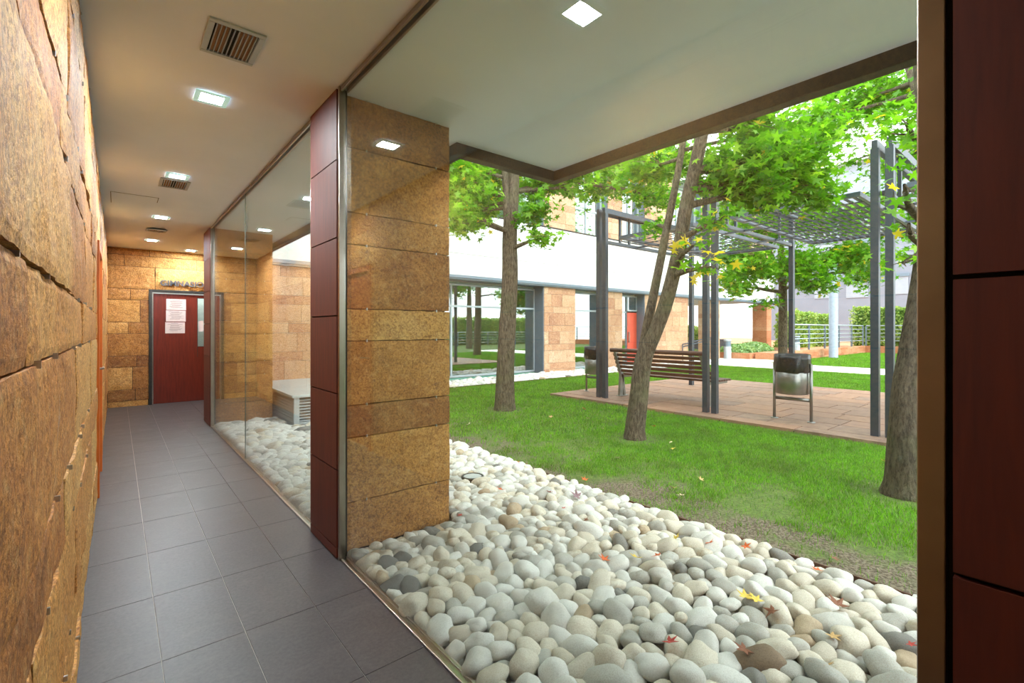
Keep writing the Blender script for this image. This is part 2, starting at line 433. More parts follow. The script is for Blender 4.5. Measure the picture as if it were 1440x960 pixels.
# fascia
mb = MB(); zt, zb = CEIL+.40, CEIL-.085
mb.box(3.0, 3.09, -3.2, 3.11, zb, zt); mb.box(2.06, 3.0, 3.02, 3.11, zb, zt); mb.box(1.97, 2.06, 3.02, EY-.02, zb, zt)
structure(mb.build('trim_1', 'fascia', bevel=.006))
# left wall
mb = MB(); WL = -.12
P = lambda u, z, n: (WL+n, u, z)
holes = [(5.0, 5.98, -1, 2.06)]
stone_wall(mb, P, -3.0, EY, 0, CEIL, 21, (.6, 1.5), 1, .009, holes, .006, .03,
           {5: [-1.4, .35, 1.23, 3.0, 3.9, 4.9, 6.1, 7.4, 8.3, 9.5], 6: [-1.0, .62, 2.2, 3.3, 4.4, 5.6, 7.0, 8.4, 9.6], 4: [-1, .1, 1.55, 2.6, 3.9, 4.8, 6.6, 8.2, 9.7]},
           .005, 4.0, lambda a: .022 if -.2 < a < 3.2 else (.05 if a > 0 else .2))
mb.box(WL-.26, WL-.028, -3.1, 5.0, 0, CEIL, 1); mb.box(WL-.26, WL-.028, 5.98, EY+.1, 0, CEIL, 1); mb.box(WL-.26, WL-.028, 5.0, 5.98, 2.06, CEIL, 1)
structure(mb.build('wall_left', ['stone_wall', 'joint', 'clip']))
# side door in the left wall
d1 = thing('door_2', (WL, 5.5, 0), 'orange wood door frame and door in the left stone wall', None, kind='structure', world=True)
mb = MB(); x0, x1 = WL-.2, WL+.016
mb.box(x0, x1, 5.0, 5.06, 0, 2.05); mb.box(x0, x1, 5.92, 5.98, 0, 2.05); mb.box(x0, x1, 5.06, 5.92, 1.99, 2.05)
mb.build('frame', 'orangewood', d1, bevel=.003)
mb = MB(); mb.box(WL-.06, WL-.015, 5.065, 5.915, .008, 1.985); dl = mb.build('door_leaf', 'orangewood', d1, bevel=.002)
mb = MB(); mb.tube([(WL-.015, 5.14, 1.02), (WL+.035, 5.14, 1.02)], .009, 10); mb.tube([(WL+.035, 5.135, 1.02), (WL+.035, 5.26, 1.02)], .009, 10)
h = mb.build('handle', 'steel', dl); h.location = (0,0,0)
# end wall, with the gym door
mb = MB(); P = lambda u, z, n: (u, EY-n, z)
DX0, DX1, DZ = .47, 1.42, 2.02
stone_wall(mb, P, -.12, 1.8, 0, CEIL, 5, (.75, 1.2), .04, .014, [(DX0-.03, DX1+.03, -1, DZ+.03)], .007, .03, {10: [.45, 1.25], 9: [.1, 1.15], 8: [.53, 1.6]}, .004)
mb.box(-.3, DX0-.03, EY+.028, EY+.25, 0, CEIL, 1); mb.box(DX1+.03, 1.8, EY+.028, EY+.25, 0, CEIL, 1); mb.box(DX0-.03, DX1+.03, EY+.028, EY+.25, DZ+.03, CEIL, 1)
structure(mb.build('wall_end', ['stone_gold', 'joint']))
mb = MB(); P = lambda u, z, n: (1.8-n, u, z)
stone_wall(mb, P, 8.32, EY-.01, 0, CEIL, 9, (.5, 1.0), .3); P = lambda u, z, n: (1.88+n, u, z)
stone_wall(mb, P, 8.32, EY-.01, 0, CEIL, 10, (.5, 1.0), .3); mb.box(1.83, 1.85, 8.32, EY, 0, CEIL, 1)
structure(mb.build('wall_right', ['stone_gold', 'joint']))
mb = MB(); mb.box(-.3, 1.1, -3.12, -3.0, 0, CEIL)
structure(mb.build('wall_back', 'ceil'))
mb = MB(); mb.box(1.0, 1.1, -3.0, -.46, 0, CEIL)
structure(mb.build('wall_near', 'redwood'))
# gym door
gd = thing('door_1', (.95, EY, 0), 'dark red gymnasium door at the end of the corridor', None, kind='structure', world=True)
mb = MB(); y0, y1 = EY-.012, EY+.10
mb.box(DX0-.03, DX0+.015, y0, y1, 0, DZ+.03); mb.box(DX1-.015, DX1+.03, y0, y1, 0, DZ+.03); mb.box(DX0+.015, DX1-.015, y0, y1, DZ-.01, DZ+.03)
fr = mb.build('frame', 'frame', gd, bevel=.003)
mb = MB(); mb.box(DX0+.018, DX0+.03, EY+.0, EY+.02, .01, DZ-.02); mb.box(DX0+.03, DX1-.02, EY, EY+.02, DZ-.03, DZ-.016)
mb.build('seal_strip', 'steel', gd)
mb = MB(); yd = EY+.03; vx0, vx1, vz0, vz1 = 1.17, 1.31, 1.02, 1.92
dx0, dx1 = DX0+.035, DX1-.02
mb.box(dx0, vx0, yd, yd+.045, .008, DZ-.035); mb.box(vx1, dx1, yd, yd+.045, .008, DZ-.035); mb.box(vx0, vx1, yd, yd+.045, .008, vz0); mb.box(vx0, vx1, yd, yd+.045, vz1, DZ-.035)
leaf = mb.build('door_leaf', 'doorwood', gd)
mb = MB(); mb.box(vx0, vx1, yd+.015, yd+.022, vz0, vz1)
gp = mb.build('vision_panel', M['glass'], gd)
mb = MB(); w = .008
mb.box(vx0-w, vx0, yd-.004, yd, .82, vz1+w); mb.box(vx1, vx1+w, yd-.004, yd, .82, vz1+w); mb.box(vx0, vx1, yd-.004, yd, vz1, vz1+w); mb.box(vx0, vx1, yd-.004, yd, vz0-w, vz0)
mb.build('panel_bead', 'frame', gd)
# room behind the door, lit by an added fill light
mb = MB(); mb.box(.3, 1.8, EY+.9, EY+.92, 0, CEIL); mb.box(.26, .3, EY+.26, EY+.92, 0, CEIL); mb.box(1.8, 1.84, EY+.26, EY+.92, 0, CEIL); mb.box(.26, 1.84, EY+.26, EY+.92, CEIL, CEIL+.05)
structure(mb.build('wall_gymnasium', plain('gym_wall_white', (.7,.78,.74), .8)))
mb = MB(); mb.box(-.13, 1.8, EY+.046, EY+.9, -.12, -.001); structure(mb.build('floor_gymnasium', 'tile'))
_l = bpy.data.lights.new('gymnasium_fill_light', 'POINT'); _l.energy = 8; _l.shadow_soft_size = .08; _lo = bpy.data.objects.new('gymnasium_fill_light', _l); COL.objects.link(_lo); _lo.location = (1.2, EY+.55, 2.5)  # unseen point light, added so the door's vision panel shows pale
# papers taped on the door, one by one
for k, (xa, za, lab) in enumerate(((.692, 1.695, 'top white paper notice of three taped on the dark red door'), (.688, 1.485, 'middle white paper notice of three taped on the dark red door'), (.676, 1.27, 'lowest white paper notice of three taped on the dark red door'))):
    t = thing('paper_notice', (xa+.15, yd, za), lab, 'notice', 'paper notices on the gymnasium door', world=True)
    mb = MB(); mb.box(xa, xa+.295, yd-.0025, yd-.0005, za, za+.2); mb.build('sheet', 'paper', t)
    mb = MB(); rr = random.Random(k)
    for q in range(8):
        zz = za+.175-q*.019; a = xa+.03+rr.random()*.06; mb.box(a, xa+.265-rr.random()*.08, yd-.0032, yd-.0026, zz, zz+.006)
    mb.build('printed_text', 'ink', t)
mb = MB(); mb.box(1.185, 1.26, yd+.008, yd+.012, 1.30, 1.50)
tag(mb.build('small_notice', 'paper'), 'small grey notice behind the narrow door window', 'notice')
# GIMNASIO
cu = bpy.data.curves.new('gymnasium_sign', 'FONT'); cu.body = 'GIMNASIO'; cu.size = .137; cu.extrude = .012; cu.offset = .0035; cu.space_character = 1.02
cu.align_x = 'LEFT'; _t = bpy.data.objects.new('t', cu); COL.objects.link(_t); bpy.context.view_layer.update()
_me = bpy.data.meshes.new_from_object(_t.evaluated_get(bpy.context.evaluated_depsgraph_get())); bpy.data.objects.remove(_t)
_me.materials.clear(); _me.materials.append(plain('satin_letter_metal', lin(98,94,96), .4, .4))
so = bpy.data.objects.new('gymnasium_sign', _me); COL.objects.link(so); so.location = (.598, EY-.035, 2.13); so.rotation_euler = (PI/2, 0, 0)
tag(so, 'steel letters reading GIMNASIO on the stone above the door', 'sign')

# ------------------------------------------------------------------ glass wall
GX = 1.02
def glazing(name, y0, y1, label, posts):
    w = thing(name, (GX, (y0+y1)/2, 0), label, None, kind='structure', world=True)
    mb = MB(); mb.box(GX-.006, GX+.006, y0+.002, y1-.002, .006, CEIL-.006); mb.build('glass_pane', 'glass', w)
    mb = MB(); 
    for zz0, zz1 in ((0.001, .012), (CEIL-.03, CEIL)):
        mb.box(GX-.022, GX-.010, y0, y1, zz0, zz1); mb.box(GX+.010, GX+.022, y0, y1, zz0, zz1)
    mb.box(GX-.022, GX+.022, y0, y1, .001, .005)
    for (a, b) in posts: mb.box(GX-.03, GX+.008, a, b, 0, CEIL)
    mb.build('frame', 'steel', w, bevel=.002)
glazing('window_1', .172, 2.75, 'large clear glass pane facing the garden beside the pillar', [(.137, .172), (2.755, 2.775)])
glazing('window_2', 3.29, 5.515, 'clear glass pane beyond the red wood panel', [(3.27, 3.288)])
glazing('window_3', 5.525, 7.63, 'farthest clear glass pane of the corridor', [(7.635, 7.66)])
mb = MB(); mb.box(GX-.004, GX+.004, 5.513, 5.527, .01, CEIL-.01); structure(mb.build('window_joint', plain('grey_silicone', lin(90,110,105), .5)))

# ------------------------------------------------------------------ pillars
def pillar(y0, label, seed, wood_y, mirror=False):
    t = thing('stone_pillar', (1.4, y0+.28, 0), label, 'pillar', 'stone pillars along the glass wall', 'thing', world=True)
    X0, X1, Y0, Y1 = 1.055, 1.79, y0, y0+.56
    mb = MB()
    full = {k: [] for k in range(12)}
    stone_wall(mb, lambda u, z, n: (u, Y0-n, z), X0, X1, .0, CEIL, seed, (2, 3), .025, .007, joint=.007, th=.028, fixed={**full, 0: []}, clips=9, skip=(.10, 2.635))
    stone_wall(mb, lambda u, z, n: (X1+n, u, z), Y0+.03, Y1-.03, .0, CEIL, seed+1, (2, 3), .06, .007, joint=.007, th=.028, fixed=full, skip=(.10, 2.635))
    stone_wall(mb, lambda u, z, n: (u, Y1+n, z), X0, X1, .0, CEIL, seed+2, (2, 3), .06, .007, joint=.007, th=.028, fixed=full, skip=(.10, 2.635))
    mb.box(X0, X1-.027, Y0+.027, Y1-.027, -.1, CEIL, 1)
    mb.build('stone_cladding', ['stone_gold', 'joint', 'clip'], t)
    mb = MB(); a, b = wood_y
    zz = [.004, .065, .52, .965, 1.42, 1.875, 2.33, CEIL-.003]
    for i in range(len(zz)-1): mb.box(.985, 1.003, a, b, zz[i]+.004, zz[i+1]-.004, 0)
    mb.box(1.0, 1.048, a+.002, b+(.0085 if y0 < 0 else -.002), .0, CEIL, 1)
    mb.box(1.049, 1.056, a+.02, b, .0, CEIL, 1)
    mb.build('wood_panel', ['redwood', 'joint'], t)
    return t
pillar(2.83, 'nearest golden stone pillar with red wood panel beside the glass', 40, (2.785, 3.265))
pillar(7.73, 'farther golden stone pillar at the end of the glass wall', 60, (7.67, 8.27))
pillar(-.42, 'stone pillar with dark red wood panel at the right edge', 80, (-.45, .128))

# ------------------------------------------------------------------ ceiling lamps and vents
def lamp(x, y, label):
    t = thing('ceiling_lamp', (x, y, CEIL), label, 'lamp', 'square lamps in the corridor ceiling')
    mb = MB(); s = .088
    for (a, b, c, d) in ((-s, s, -s, -.055), (-s, s, .055, s), (-s, -.058, -.055, .055), (.058, s, -.055, .055)): mb.box(a, b, c, d, -.008, -.002)
    mb.build('glass_plate', 'lampglass', t, bevel=.002)
    mb = MB(); mb.box(-.0575, .0575, -.0545, .0545, -.006, -.003); mb.build('diffuser', 'lamp', t)
    for k in (-1, 1): mb = MB(); mb.box(-.006, .006, k*.05-.004, k*.05+.004, -.011, -.006); mb.build('clip', 'steel', t)
    return t
LP = lamp(.445, 1.43, 'square ceiling lamp nearest above the camera, mirrored in the garden glass')
for (x, y, lab) in ((.445, 3.40, 'square glass ceiling lamp just beyond the nearest ceiling vent'),
                    (.43, 5.33, 'square glass ceiling lamp beside the second ceiling vent'),
                    (.43, 7.42, 'square glass ceiling lamp before the farthest ceiling vent'),
                    (.43, 9.42, 'square glass ceiling lamp beyond the farthest ceiling vent'),
                    (1.02, 10.2, 'ceiling lamp above the gymnasium lettering, closest to the end wall')):
    copy_thing(LP, (x, y, CEIL), 0, lab)
def vent(x, y, label):
    t = thing('ceiling_vent', (x, y, CEIL), label, 'vent', 'air vents in the corridor ceiling')
    a, b, c, d = -.118, .118, -.165, .165; w = .027
    mb = MB(); z0, z1 = -.010, -.001
    mb.box(a, b, c, c+w, z0, z1); mb.box(a, b, d-w, d, z0, z1); mb.box(a, a+w, c+w, d-w, z0, z1); mb.box(b-w, b, c+w, d-w, z0, z1)
    mb.build('frame', 'palegrey', t, bevel=.003)
    mb = MB(); n = 10
    for i in range(n):
        xx = a+w+(b-a-2*w)*(i+.5)/n; mb.bar((xx, c+w, -.006), (xx, d-w, -.006), .0035, .014)
    mb.build('slats', 'palegrey', t)
    mb = MB(); mb.box(a+w, b-w, c+w, d-w, -.0015, -.0005)
    rr = random.Random(5)
    for i in range(n-1):
        if i in (3, 4): continue
        xx = a+w+(b-a-2*w)*(i+1)/n; mb.box(xx-.006, xx+.006, c+w+.004, d-w-.01*rr.random(), -.003, -.0016, 1)
    mb.build('backing', ['joint', plain('rusty_vent_blade', lin(150,108,70), .7)], t)
    return t
V = vent(.438, 2.675, 'nearest grey slatted air vent in the corridor ceiling')
copy_thing(V, (.43, 5.63, CEIL), 0, 'second grey ceiling vent touching a square lamp')
V3 = copy_thing(V, (.43, 8.38, CEIL), 0, 'farthest grey ceiling vent with a loose hanging corner')
V3.rotation_euler = (.07, 0, 0); V3.location.z -= .012

# ================================================================== GARDEN GROUND
mb = MB(); mb.box(1.05, 3.045, -3.2, EY+.5, -.3, -.085); mb.box(3.045, 18.4, 9.28, EY+.4, -.3, -.085)
structure(mb.build('ground_pebble_bed', 'soil'))
PX0, PX1, PY0, PY1 = 6.82, 12.3, -3.2, 7.0
mb = MB(); mb.box(3.055, PX0, -14, 9.27, -.3, -.012); mb.box(PX0, PX1, PY1, 9.27, -.3, -.012); mb.box(PX1, 17.3, -14, 9.27, -.3, -.012); mb.box(PX0, PX1, -14, PY0, -.3, -.012)
mb.box(17.3, 20, -14, -3, -.3, -.012)
mb.box(20, 33, -14, 8.0, -.3, -.012)
structure(mb.build('ground_lawn', 'lawn'))
mb = MB(); mb.box(3.045, 3.055, -3.2, 9.27, -.2, .018); mb.box(3.055, 17.3, 9.27, 9.28, -.2, .015)
structure(mb.build('trim_2', plain('rusty_edging', lin(88,58,44), .8)))
# paving slabs
mb = MB(); rr = random.Random(4); x = PX0; mb.box(PX0+.01, PX1, PY0, PY1-.01, -.1, .008, 1)
while x < PX1-.05:
    w = .5 if x > PX0 else .3
    y = PY0 - rr.random()*.5
    while y < PY1:
        L = rr.choice((.5, .75, 1.0)); a, b = max(y, PY0), min(y+L, PY1)
        if b-a > .03: mb.box(x+.008, min(x+w, PX1)-.008, a+.008, b-.008, -.09, .03+rr.uniform(-.002, .002), 0, (rr.random(), rr.random(), 0))
        y += L
    x += w
structure(mb.build('floor_patio', ['paving', 'soil']))
# concrete path
mb = MB(); mb.box(17.3, 20, -3, 10.55, -.2, .0); mb.box(20, 24, 8.25, 10.55, -.2, .0); mb.box(18.45, 27, 10.55, 14, -.2, .0)
structure(mb.build('path_concrete', 'concrete'))

# ------------------------------------------------------------------ grass (blades)
def grass(name, rects, density, hgt, wid, label, bare=True, seed=1):
    g = np.random.default_rng(seed); V = []; T = []
    pts = []
    for (x0, x1, y0, y1) in rects:
        n = int((x1-x0)*(y1-y0)*density); pts.append(np.stack([g.uniform(x0, x1, n), g.uniform(y0, y1, n)], 1))
    p = np.concatenate(pts)
    if bare:
        keep = np.empty(len(p), bool); rr = g.random(len(p))
        for i, (x, y) in enumerate(p):
            f = noise.fractal(Vector((x*1.1, y*1.1, 3)), 1, 2, 4)*.5+.5; f2 = noise.noise(Vector((x*6, y*6, 9)))
            k = (x-3.05)*.8 + (f-.5)*3.0 + f2*.7 - .05
            if y > 5.2: k += .5
            d0 = min(math.hypot(x-5.0, y-6.23), math.hypot(x-4.94, y-3.55), math.hypot(x-4.95, y-.94))
            if d0 < .38: k = min(k, (d0-.2)*3)
            if x > PX0-.22 and x < PX0 and y < PY1: k = min(k, .55+f2*.5)
            keep[i] = rr[i] < min(1, max(.06, k*.9+.12))
        p = p[keep]
    n = len(p); th = g.uniform(0, 2*PI, n); h = hgt*g.uniform(.5, 1.2, n); w = wid*g.uniform(.7, 1.3, n)
    lean = g.uniform(.1, .9, n)*h; la = g.uniform(0, 2*PI, n)
    dx, dy = np.cos(th)*w/2, np.sin(th)*w/2
    z0 = np.full(n, -.014)
    A0 = np.stack([p[:,0]-dx, p[:,1]-dy, z0], 1); B0 = np.stack([p[:,0]+dx, p[:,1]+dy, z0], 1)
    mx, my = p[:,0]+np.cos(la)*lean*.3, p[:,1]+np.sin(la)*lean*.3
    A1 = np.stack([mx-dx*.8, my-dy*.8, z0+h*.6], 1); B1 = np.stack([mx+dx*.8, my+dy*.8, z0+h*.6], 1)
    C = np.stack([p[:,0]+np.cos(la)*lean, p[:,1]+np.sin(la)*lean, z0+h], 1)
    V = np.stack([A0, B0, B1, A1, C], 1).reshape(-1, 3); b = np.arange(n)[:, None]*5
    Fc = np.concatenate([b+np.array([0,1,2]), b+np.array([0,2,3]), b+np.array([3,2,4])])
    t = np.clip(g.normal(.5, .22, n), 0, 1); 
    o = npmesh(name, V, Fc, 'blade', np.concatenate([t, t, t]))
    return tag(o, label, 'grass', kind='stuff')
grass('lawn_grass', [(3.06, 6.81, .3, 4.2)], 9000, .034, .0035, 'short green grass between the white pebbles and the patio', seed=2)
grass('lawn_grass', [(3.06, 6.81, 4.2, 9.25), (PX0, 12.3, 7.02, 9.25), (12.3, 17.28, -1, 9.25)], 2600, .04, .0065, 'bright green grass around and beyond the patio', seed=3)
grass('lawn_grass', [(3.06, 6.81, -2.6, .3)], 2600, .036, .006, 'short green grass right of the thick tree beside the patio', seed=5)
grass('lawn_grass', [(20.02, 32.9, -2, 7.98)], 900, .06, .012, 'bright far lawn between the concrete path and the railing', False, seed=4)

# ------------------------------------------------------------------ pebbles
def rotm(g, n):
    q = g.normal(size=(n, 4)); q /= np.linalg.norm(q, axis=1)[:, None]; w, x, y, z = q.T
    return np.stack([np.stack([1-2*(y*y+z*z), 2*(x*y-z*w), 2*(x*z+y*w)], 1), np.stack([2*(x*y+z*w), 1-2*(x*x+z*z), 2*(y*z-x*w)], 1), np.stack([2*(x*z-y*w), 2*(y*z+x*w), 1-2*(x*x+y*y)], 1)], 1)
import bmesh
def ico(sub):
    bm = bmesh.new(); bmesh.ops.create_icosphere(bm, subdivisions=sub, radius=1)
    V = np.array([v.co[:] for v in bm.verts]); Fc = np.array([[v.index for v in f.verts] for f in bm.faces]); bm.free(); return V, Fc
def pebble_shape(sub, seed):
    V, Fc = ico(sub); r = random.Random(seed)
    ax = (r.uniform(1.12, 1.5), r.uniform(.85, 1.02), r.uniform(.62, .84)); out = []
    for v in V:
        v = Vector(v); k = 1+.13*noise.noise(v*1.3+Vector((seed*3.1, 0, 0)))*1.6+.035*noise.noise(v*3.4+Vector((0, seed, 0)))
        # a little boxier than an ellipsoid
        p = 2.5; m = (abs(v.x)**p+abs(v.y)**p+abs(v.z)**p)**(1/p); v2 = v/m
        v2 = v*.45+v2*.55
        out.append((v2.x*ax[0]*k, v2.y*ax[1]*k, v2.z*ax[2]*k))
    return np.array(out), Fc
def relax(x0, x1, y0, y1, rmean, seed, avoid=(), fill=1.0, iters=45):
    g = np.random.default_rng(seed); area = (x1-x0)*(y1-y0); n = int(area*fill/(PI*rmean**2*1.06))
    p = np.stack([g.uniform(x0, x1, n), g.uniform(y0, y1, n)], 1); r = rmean*np.clip(g.normal(1, .2, n), .62, 1.55)
    for it in range(iters):
        order = np.argsort(p[:,1]); p = p[order]; r = r[order]; disp = np.zeros_like(p)
        for s in range(1, 70 if n > 600 else 40):
            if s >= n: break
            d = p[s:]-p[:-s]; dist = np.hypot(d[:,0], d[:,1])+1e-6; ov = (r[s:]+r[:-s])-dist; m = ov > 0
            if not m.any() : continue
            push = d*(np.where(m, ov, 0)/dist*.42)[:, None]; disp[s:] += push; disp[:-s] -= push
        p += disp
        for (a, b, c, d_) in avoid:
            ins = (p[:,0] > a-r) & (p[:,0] < b+r) & (p[:,1] > c-r) & (p[:,1] < d_+r)
            for i in np.where(ins)[0]:
                x, y = p[i]; dd = [x-(a-r[i]), (b+r[i])-x, y-(c-r[i]), (d_+r[i])-y]; k = int(np.argmin(dd))
                if k == 0: p[i,0] = a-r[i]
                elif k == 1: p[i,0] = b+r[i]
                elif k == 2: p[i,1] = c-r[i]
                else: p[i,1] = d_+r[i]
        p[:,0] = np.clip(p[:,0], x0+r*.85, x1-r*.85); p[:,1] = np.clip(p[:,1], y0+r*.85, y1-r*.85)
    bad = np.zeros(n, bool)
    for (a, b, c, d_) in avoid: bad |= (p[:,0] > a-.3*r) & (p[:,0] < b+.3*r) & (p[:,1] > c-.3*r) & (p[:,1] < d_+.3*r)
    return p[~bad], r[~bad]
AV = [(1.04, 1.83, 2.79, 3.43), (1.04, 1.92, 7.69, 10.7), (1.04, 1.83, -.46, .18), (1.84, 2.98, 6.88, 9.22), (2.34, 2.52, 3.38, 3.56)]
pa, ra = relax(1.05, 3.04, .12, 5.4, .051, 5, AV, 1.02)
pb, rb = relax(1.05, 3.04, 5.4, 10.55, .06, 6, AV, 1.15)
pc, rc = relax(3.04, 18.3, 9.3, 10.55, .075, 7, (), 1.05, 12)
SHAPES3 = [pebble_shape(3, s) for s in range(14)]; SHAPES2 = [pebble_shape(2, s) for s in range(14)]
KINDS = ['white', 'cream', 'grey', 'dark grey', 'tan']
peb_meshes = {}
for si, (Vs, Fs) in enumerate(SHAPES3):
    for k in KINDS:
        me = bpy.data.meshes.new('pebble'); me.from_pydata([tuple(v) for v in Vs], [], [tuple(int(i) for i in f) for f in Fs])
        me.polygons.foreach_set('use_smooth', [True]*len(Fs)); me.materials.append(PEB[k]); me.update(); peb_meshes[(si, k)] = me
def pick(rr, x, y):
    # whiter away from the glass corner, greyer by the near glass as in the photo
    f = noise.noise(Vector((x*1.3, y*1.3, 5)))
    w = {'white': .42+max(0, (y-2.2))*.4, 'cream': .5, 'grey': .14+max(0, f)*.35+max(0, 1.9-y)*.10, 'dark grey': .035+max(0, 1.4-y)*.05, 'tan': .05}
    t = rr.random()*sum(w.values())
    for k, v in w.items():
        t -= v
        if t <= 0: return k
    return 'cream'
g = np.random.default_rng(8); rr = random.Random(8)
allp = np.concatenate([pa, pb, pc]); allr = np.concatenate([ra, rb, rc])
spec = []
for i, ((x, y), rad) in enumerate(zip(allp, allr)):
    d = y*CA+x*SA; lat = x*CA-y*SA
    inview = d > .3 and abs(lat/d) < 1.09 and H*F/d < 520 and x > 1.02
    px = 720+F*lat/d; hidden = px < 485 or (px > 1292) or (y > 3.4 and x < .66*y)
    size = rad/d if (inview and not hidden) else 0
    spec.append((size, i))
spec.sort(reverse=True)
top = set(i for s, i in spec[:300] if s > 0)
LABS = {'white': 'smooth white pebble among the stones outside the garden glass', 'cream': 'smooth cream pebble among the stones outside the garden glass',
        'grey': 'smooth light grey pebble among the stones outside the garden glass', 'dark grey': 'rough dark grey pebble among the paler stones outside the glass',
        'tan': 'brownish tan pebble among the paler stones outside the glass'}
rest_V, rest_F, rest_T, rest_M = [], [], [], []; nv = 0
def add_rest(x, y, z, rad, kind, R=None):
    global nv
    Vs, Fs = SHAPES2[rr.randrange(14)]; th = rr.random()*2*PI; c, s = math.cos(th), math.sin(th); tx, ty = rr.uniform(-.45, .45), rr.uniform(-.35, .35)
    V = Vs*rad; V = V @ np.array([[1,0,0],[0,math.cos(tx),-math.sin(tx)],[0,math.sin(tx),math.cos(tx)]]).T
    V = V @ np.array([[math.cos(ty),0,math.sin(ty)],[0,1,0],[-math.sin(ty),0,math.cos(ty)]]).T @ np.array([[c,-s,0],[s,c,0],[0,0,1]]).T
    rest_V.append(V+np.array([x, y, z])); rest_F.append(Fs+nv); nv += len(V); rest_T.append(np.full(len(Fs), rr.random())); rest_M.append(np.full(len(Fs), KINDS.index(kind)))
for i, ((x, y), rad) in enumerate(zip(allp, allr)):
    kind = pick(rr, x, y); z = .004+rr.uniform(-.02, .018)
    if i in top:
        o = bpy.data.objects.new('pebble', peb_meshes[(rr.randrange(14), kind)]); COL.objects.link(o)
        o.location = (x, y, z); o.rotation_euler = (rr.uniform(-.55, .55), rr.uniform(-.5, .5), rr.random()*2*PI); s = rad*.96; o.scale = (s, s, s)
        tag(o, LABS[kind], 'pebble', 'pebbles outside the garden glass')
    else: add_rest(x, y, z if i < len(pa)+len(pb) else z-.02, rad, kind)
bp = ground(1080, 925, .03); near = min((o for o in COL.objects if o.get('category') == 'pebble'), key=lambda o: (o.location-bp).length)
near.data = near.data.copy(); near.data.materials.clear(); near.data.materials.append(pebblemat('brown_stone', lin(126,104,84), lin(134,112,90), lin(92,74,60)))
near.scale = (.078, .062, .07); near.location.z += .012; near['label'] = 'largest dark brown angular stone among the pale pebbles nearest the glass'
# lower layer that shows in the gaps
for (x0, x1, y0, y1, rm, sd) in ((1.05, 3.04, .1, 5.4, .056, 15), (1.05, 3.04, 5.4, 10.55, .07, 16)):
    q, rq = relax(x0, x1, y0, y1, rm, sd, AV, .95, 12)
    for (x, y), rad in zip(q, rq): add_rest(x, y, -.052+rr.uniform(-.008, .008), rad*.95, rr.choice(['grey', 'cream', 'grey', 'dark grey']))
o = npmesh('loose_pebbles', np.concatenate(rest_V), np.concatenate(rest_F), [PEB[k] for k in KINDS], np.concatenate(rest_T), smooth=True, mi=np.concatenate(rest_M))
tag(o, 'remaining white and cream pebbles filling the bed towards the building', 'pebbles', kind='stuff')

# ground light
t = thing('ground_light', (2.43, 3.47, -.02), 'round grey ground light sunk among the white pebbles', 'light')
mb = MB(); mb.lathe((0,0,0), [(.0,-.05), (.082,-.05), (.085,.04), (.1,.045), (.1,.06), (.082,.064), (.08,.058)], 32); mb.build('housing', 'fascia', t, True)
mb = MB(); mb.lathe((0,0,0), [(.08,.058), (.04,.062), (0,.063)], 32); mb.build('lens', plain('frosted_lens', lin(170,172,170), .3), t, True)

# vent unit on the pebbles
t = thing('ventilation_unit', (2.4, 8, -.05), 'grey louvred ventilation box on the white pebbles behind the pillar', 'ventilation unit', world=True)
X0, X1, Y0, Y1 = 1.87, 2.95, 6.92, 9.18
mb = MB(); mb.box(X0+.04, X1-.04, Y0+.04, Y1-.04, -.06, .40, 1); mb.box(X0, X1, Y0, Y1, -.06, .055)
for (x, y) in ((X0, Y0), (X1-.07, Y0), (X0, Y1-.07), (X1-.07, Y1-.07), (X0, (Y0+Y1)/2)): mb.box(x, x+.07, y, y+.07, .055, .40)
mb.build('body', ['box', 'frame'], t, bevel=.003)
mb = MB(); mb.box(X0-.03, X1+.03, Y0-.03, Y1+.03, .40, .435); mb.build('top_cover', 'box', t, bevel=.004)
mb = MB()
for i in range(8):
    z = .075+i*.041
    mb.bar((X0+.07, Y0+.02, z), (X1-.07, Y0+.02, z), .045, .006, up=(0, -.6, 1)); mb.bar((X0+.02, Y0+.07, z), (X0+.02, Y1-.07, z), .045, .006, up=(-.6, 0, 1))
mb.build('louvres', 'box', t)

# ================================================================== PERGOLA
pg = thing('pergola', (8.8, 3.8, .03), 'dark grey steel pergola with slatted roof over the paved patio', 'pergola', world=True)
XF, XB, ZT = 7.19, 10.45, 3.66; s = .042
FY = [5.93, 3.76, 1.57, -.62]
for y in FY:
    for dy in (-.073, .073):
        mb = MB(); mb.box(XF-s, XF+s, y+dy-s, y+dy+s, .028, ZT-.10); mb.build('post', 'pergola', pg, bevel=.003)
        mb = MB(); mb.box(XF-s, XB+s, y+dy-.03, y+dy+.03, ZT-.10, ZT); mb.build('beam', 'pergola', pg, bevel=.003)
    mb = MB(); mb.box(XB-.05, XB+.05, y-.042, y+.042, .028, ZT-.01); mb.build('post', 'pergola', pg, bevel=.003)
    mb = MB(); mb.box(XF+.1, XB-.06, y-.03, y+.03, 3.0, 3.06); mb.build('beam', 'pergola', pg, bevel=.003)
    mb = MB()
    for x in (XF+.55, XF+.85, XB-.6): mb.box(x-.02, x+.02, y-.02, y+.02, 3.06, ZT-.03); mb.box(x-.02, x+.02, y-.1, y+.1, ZT-.06, ZT-.03)
    mb.build('hanger', 'pergola', pg)
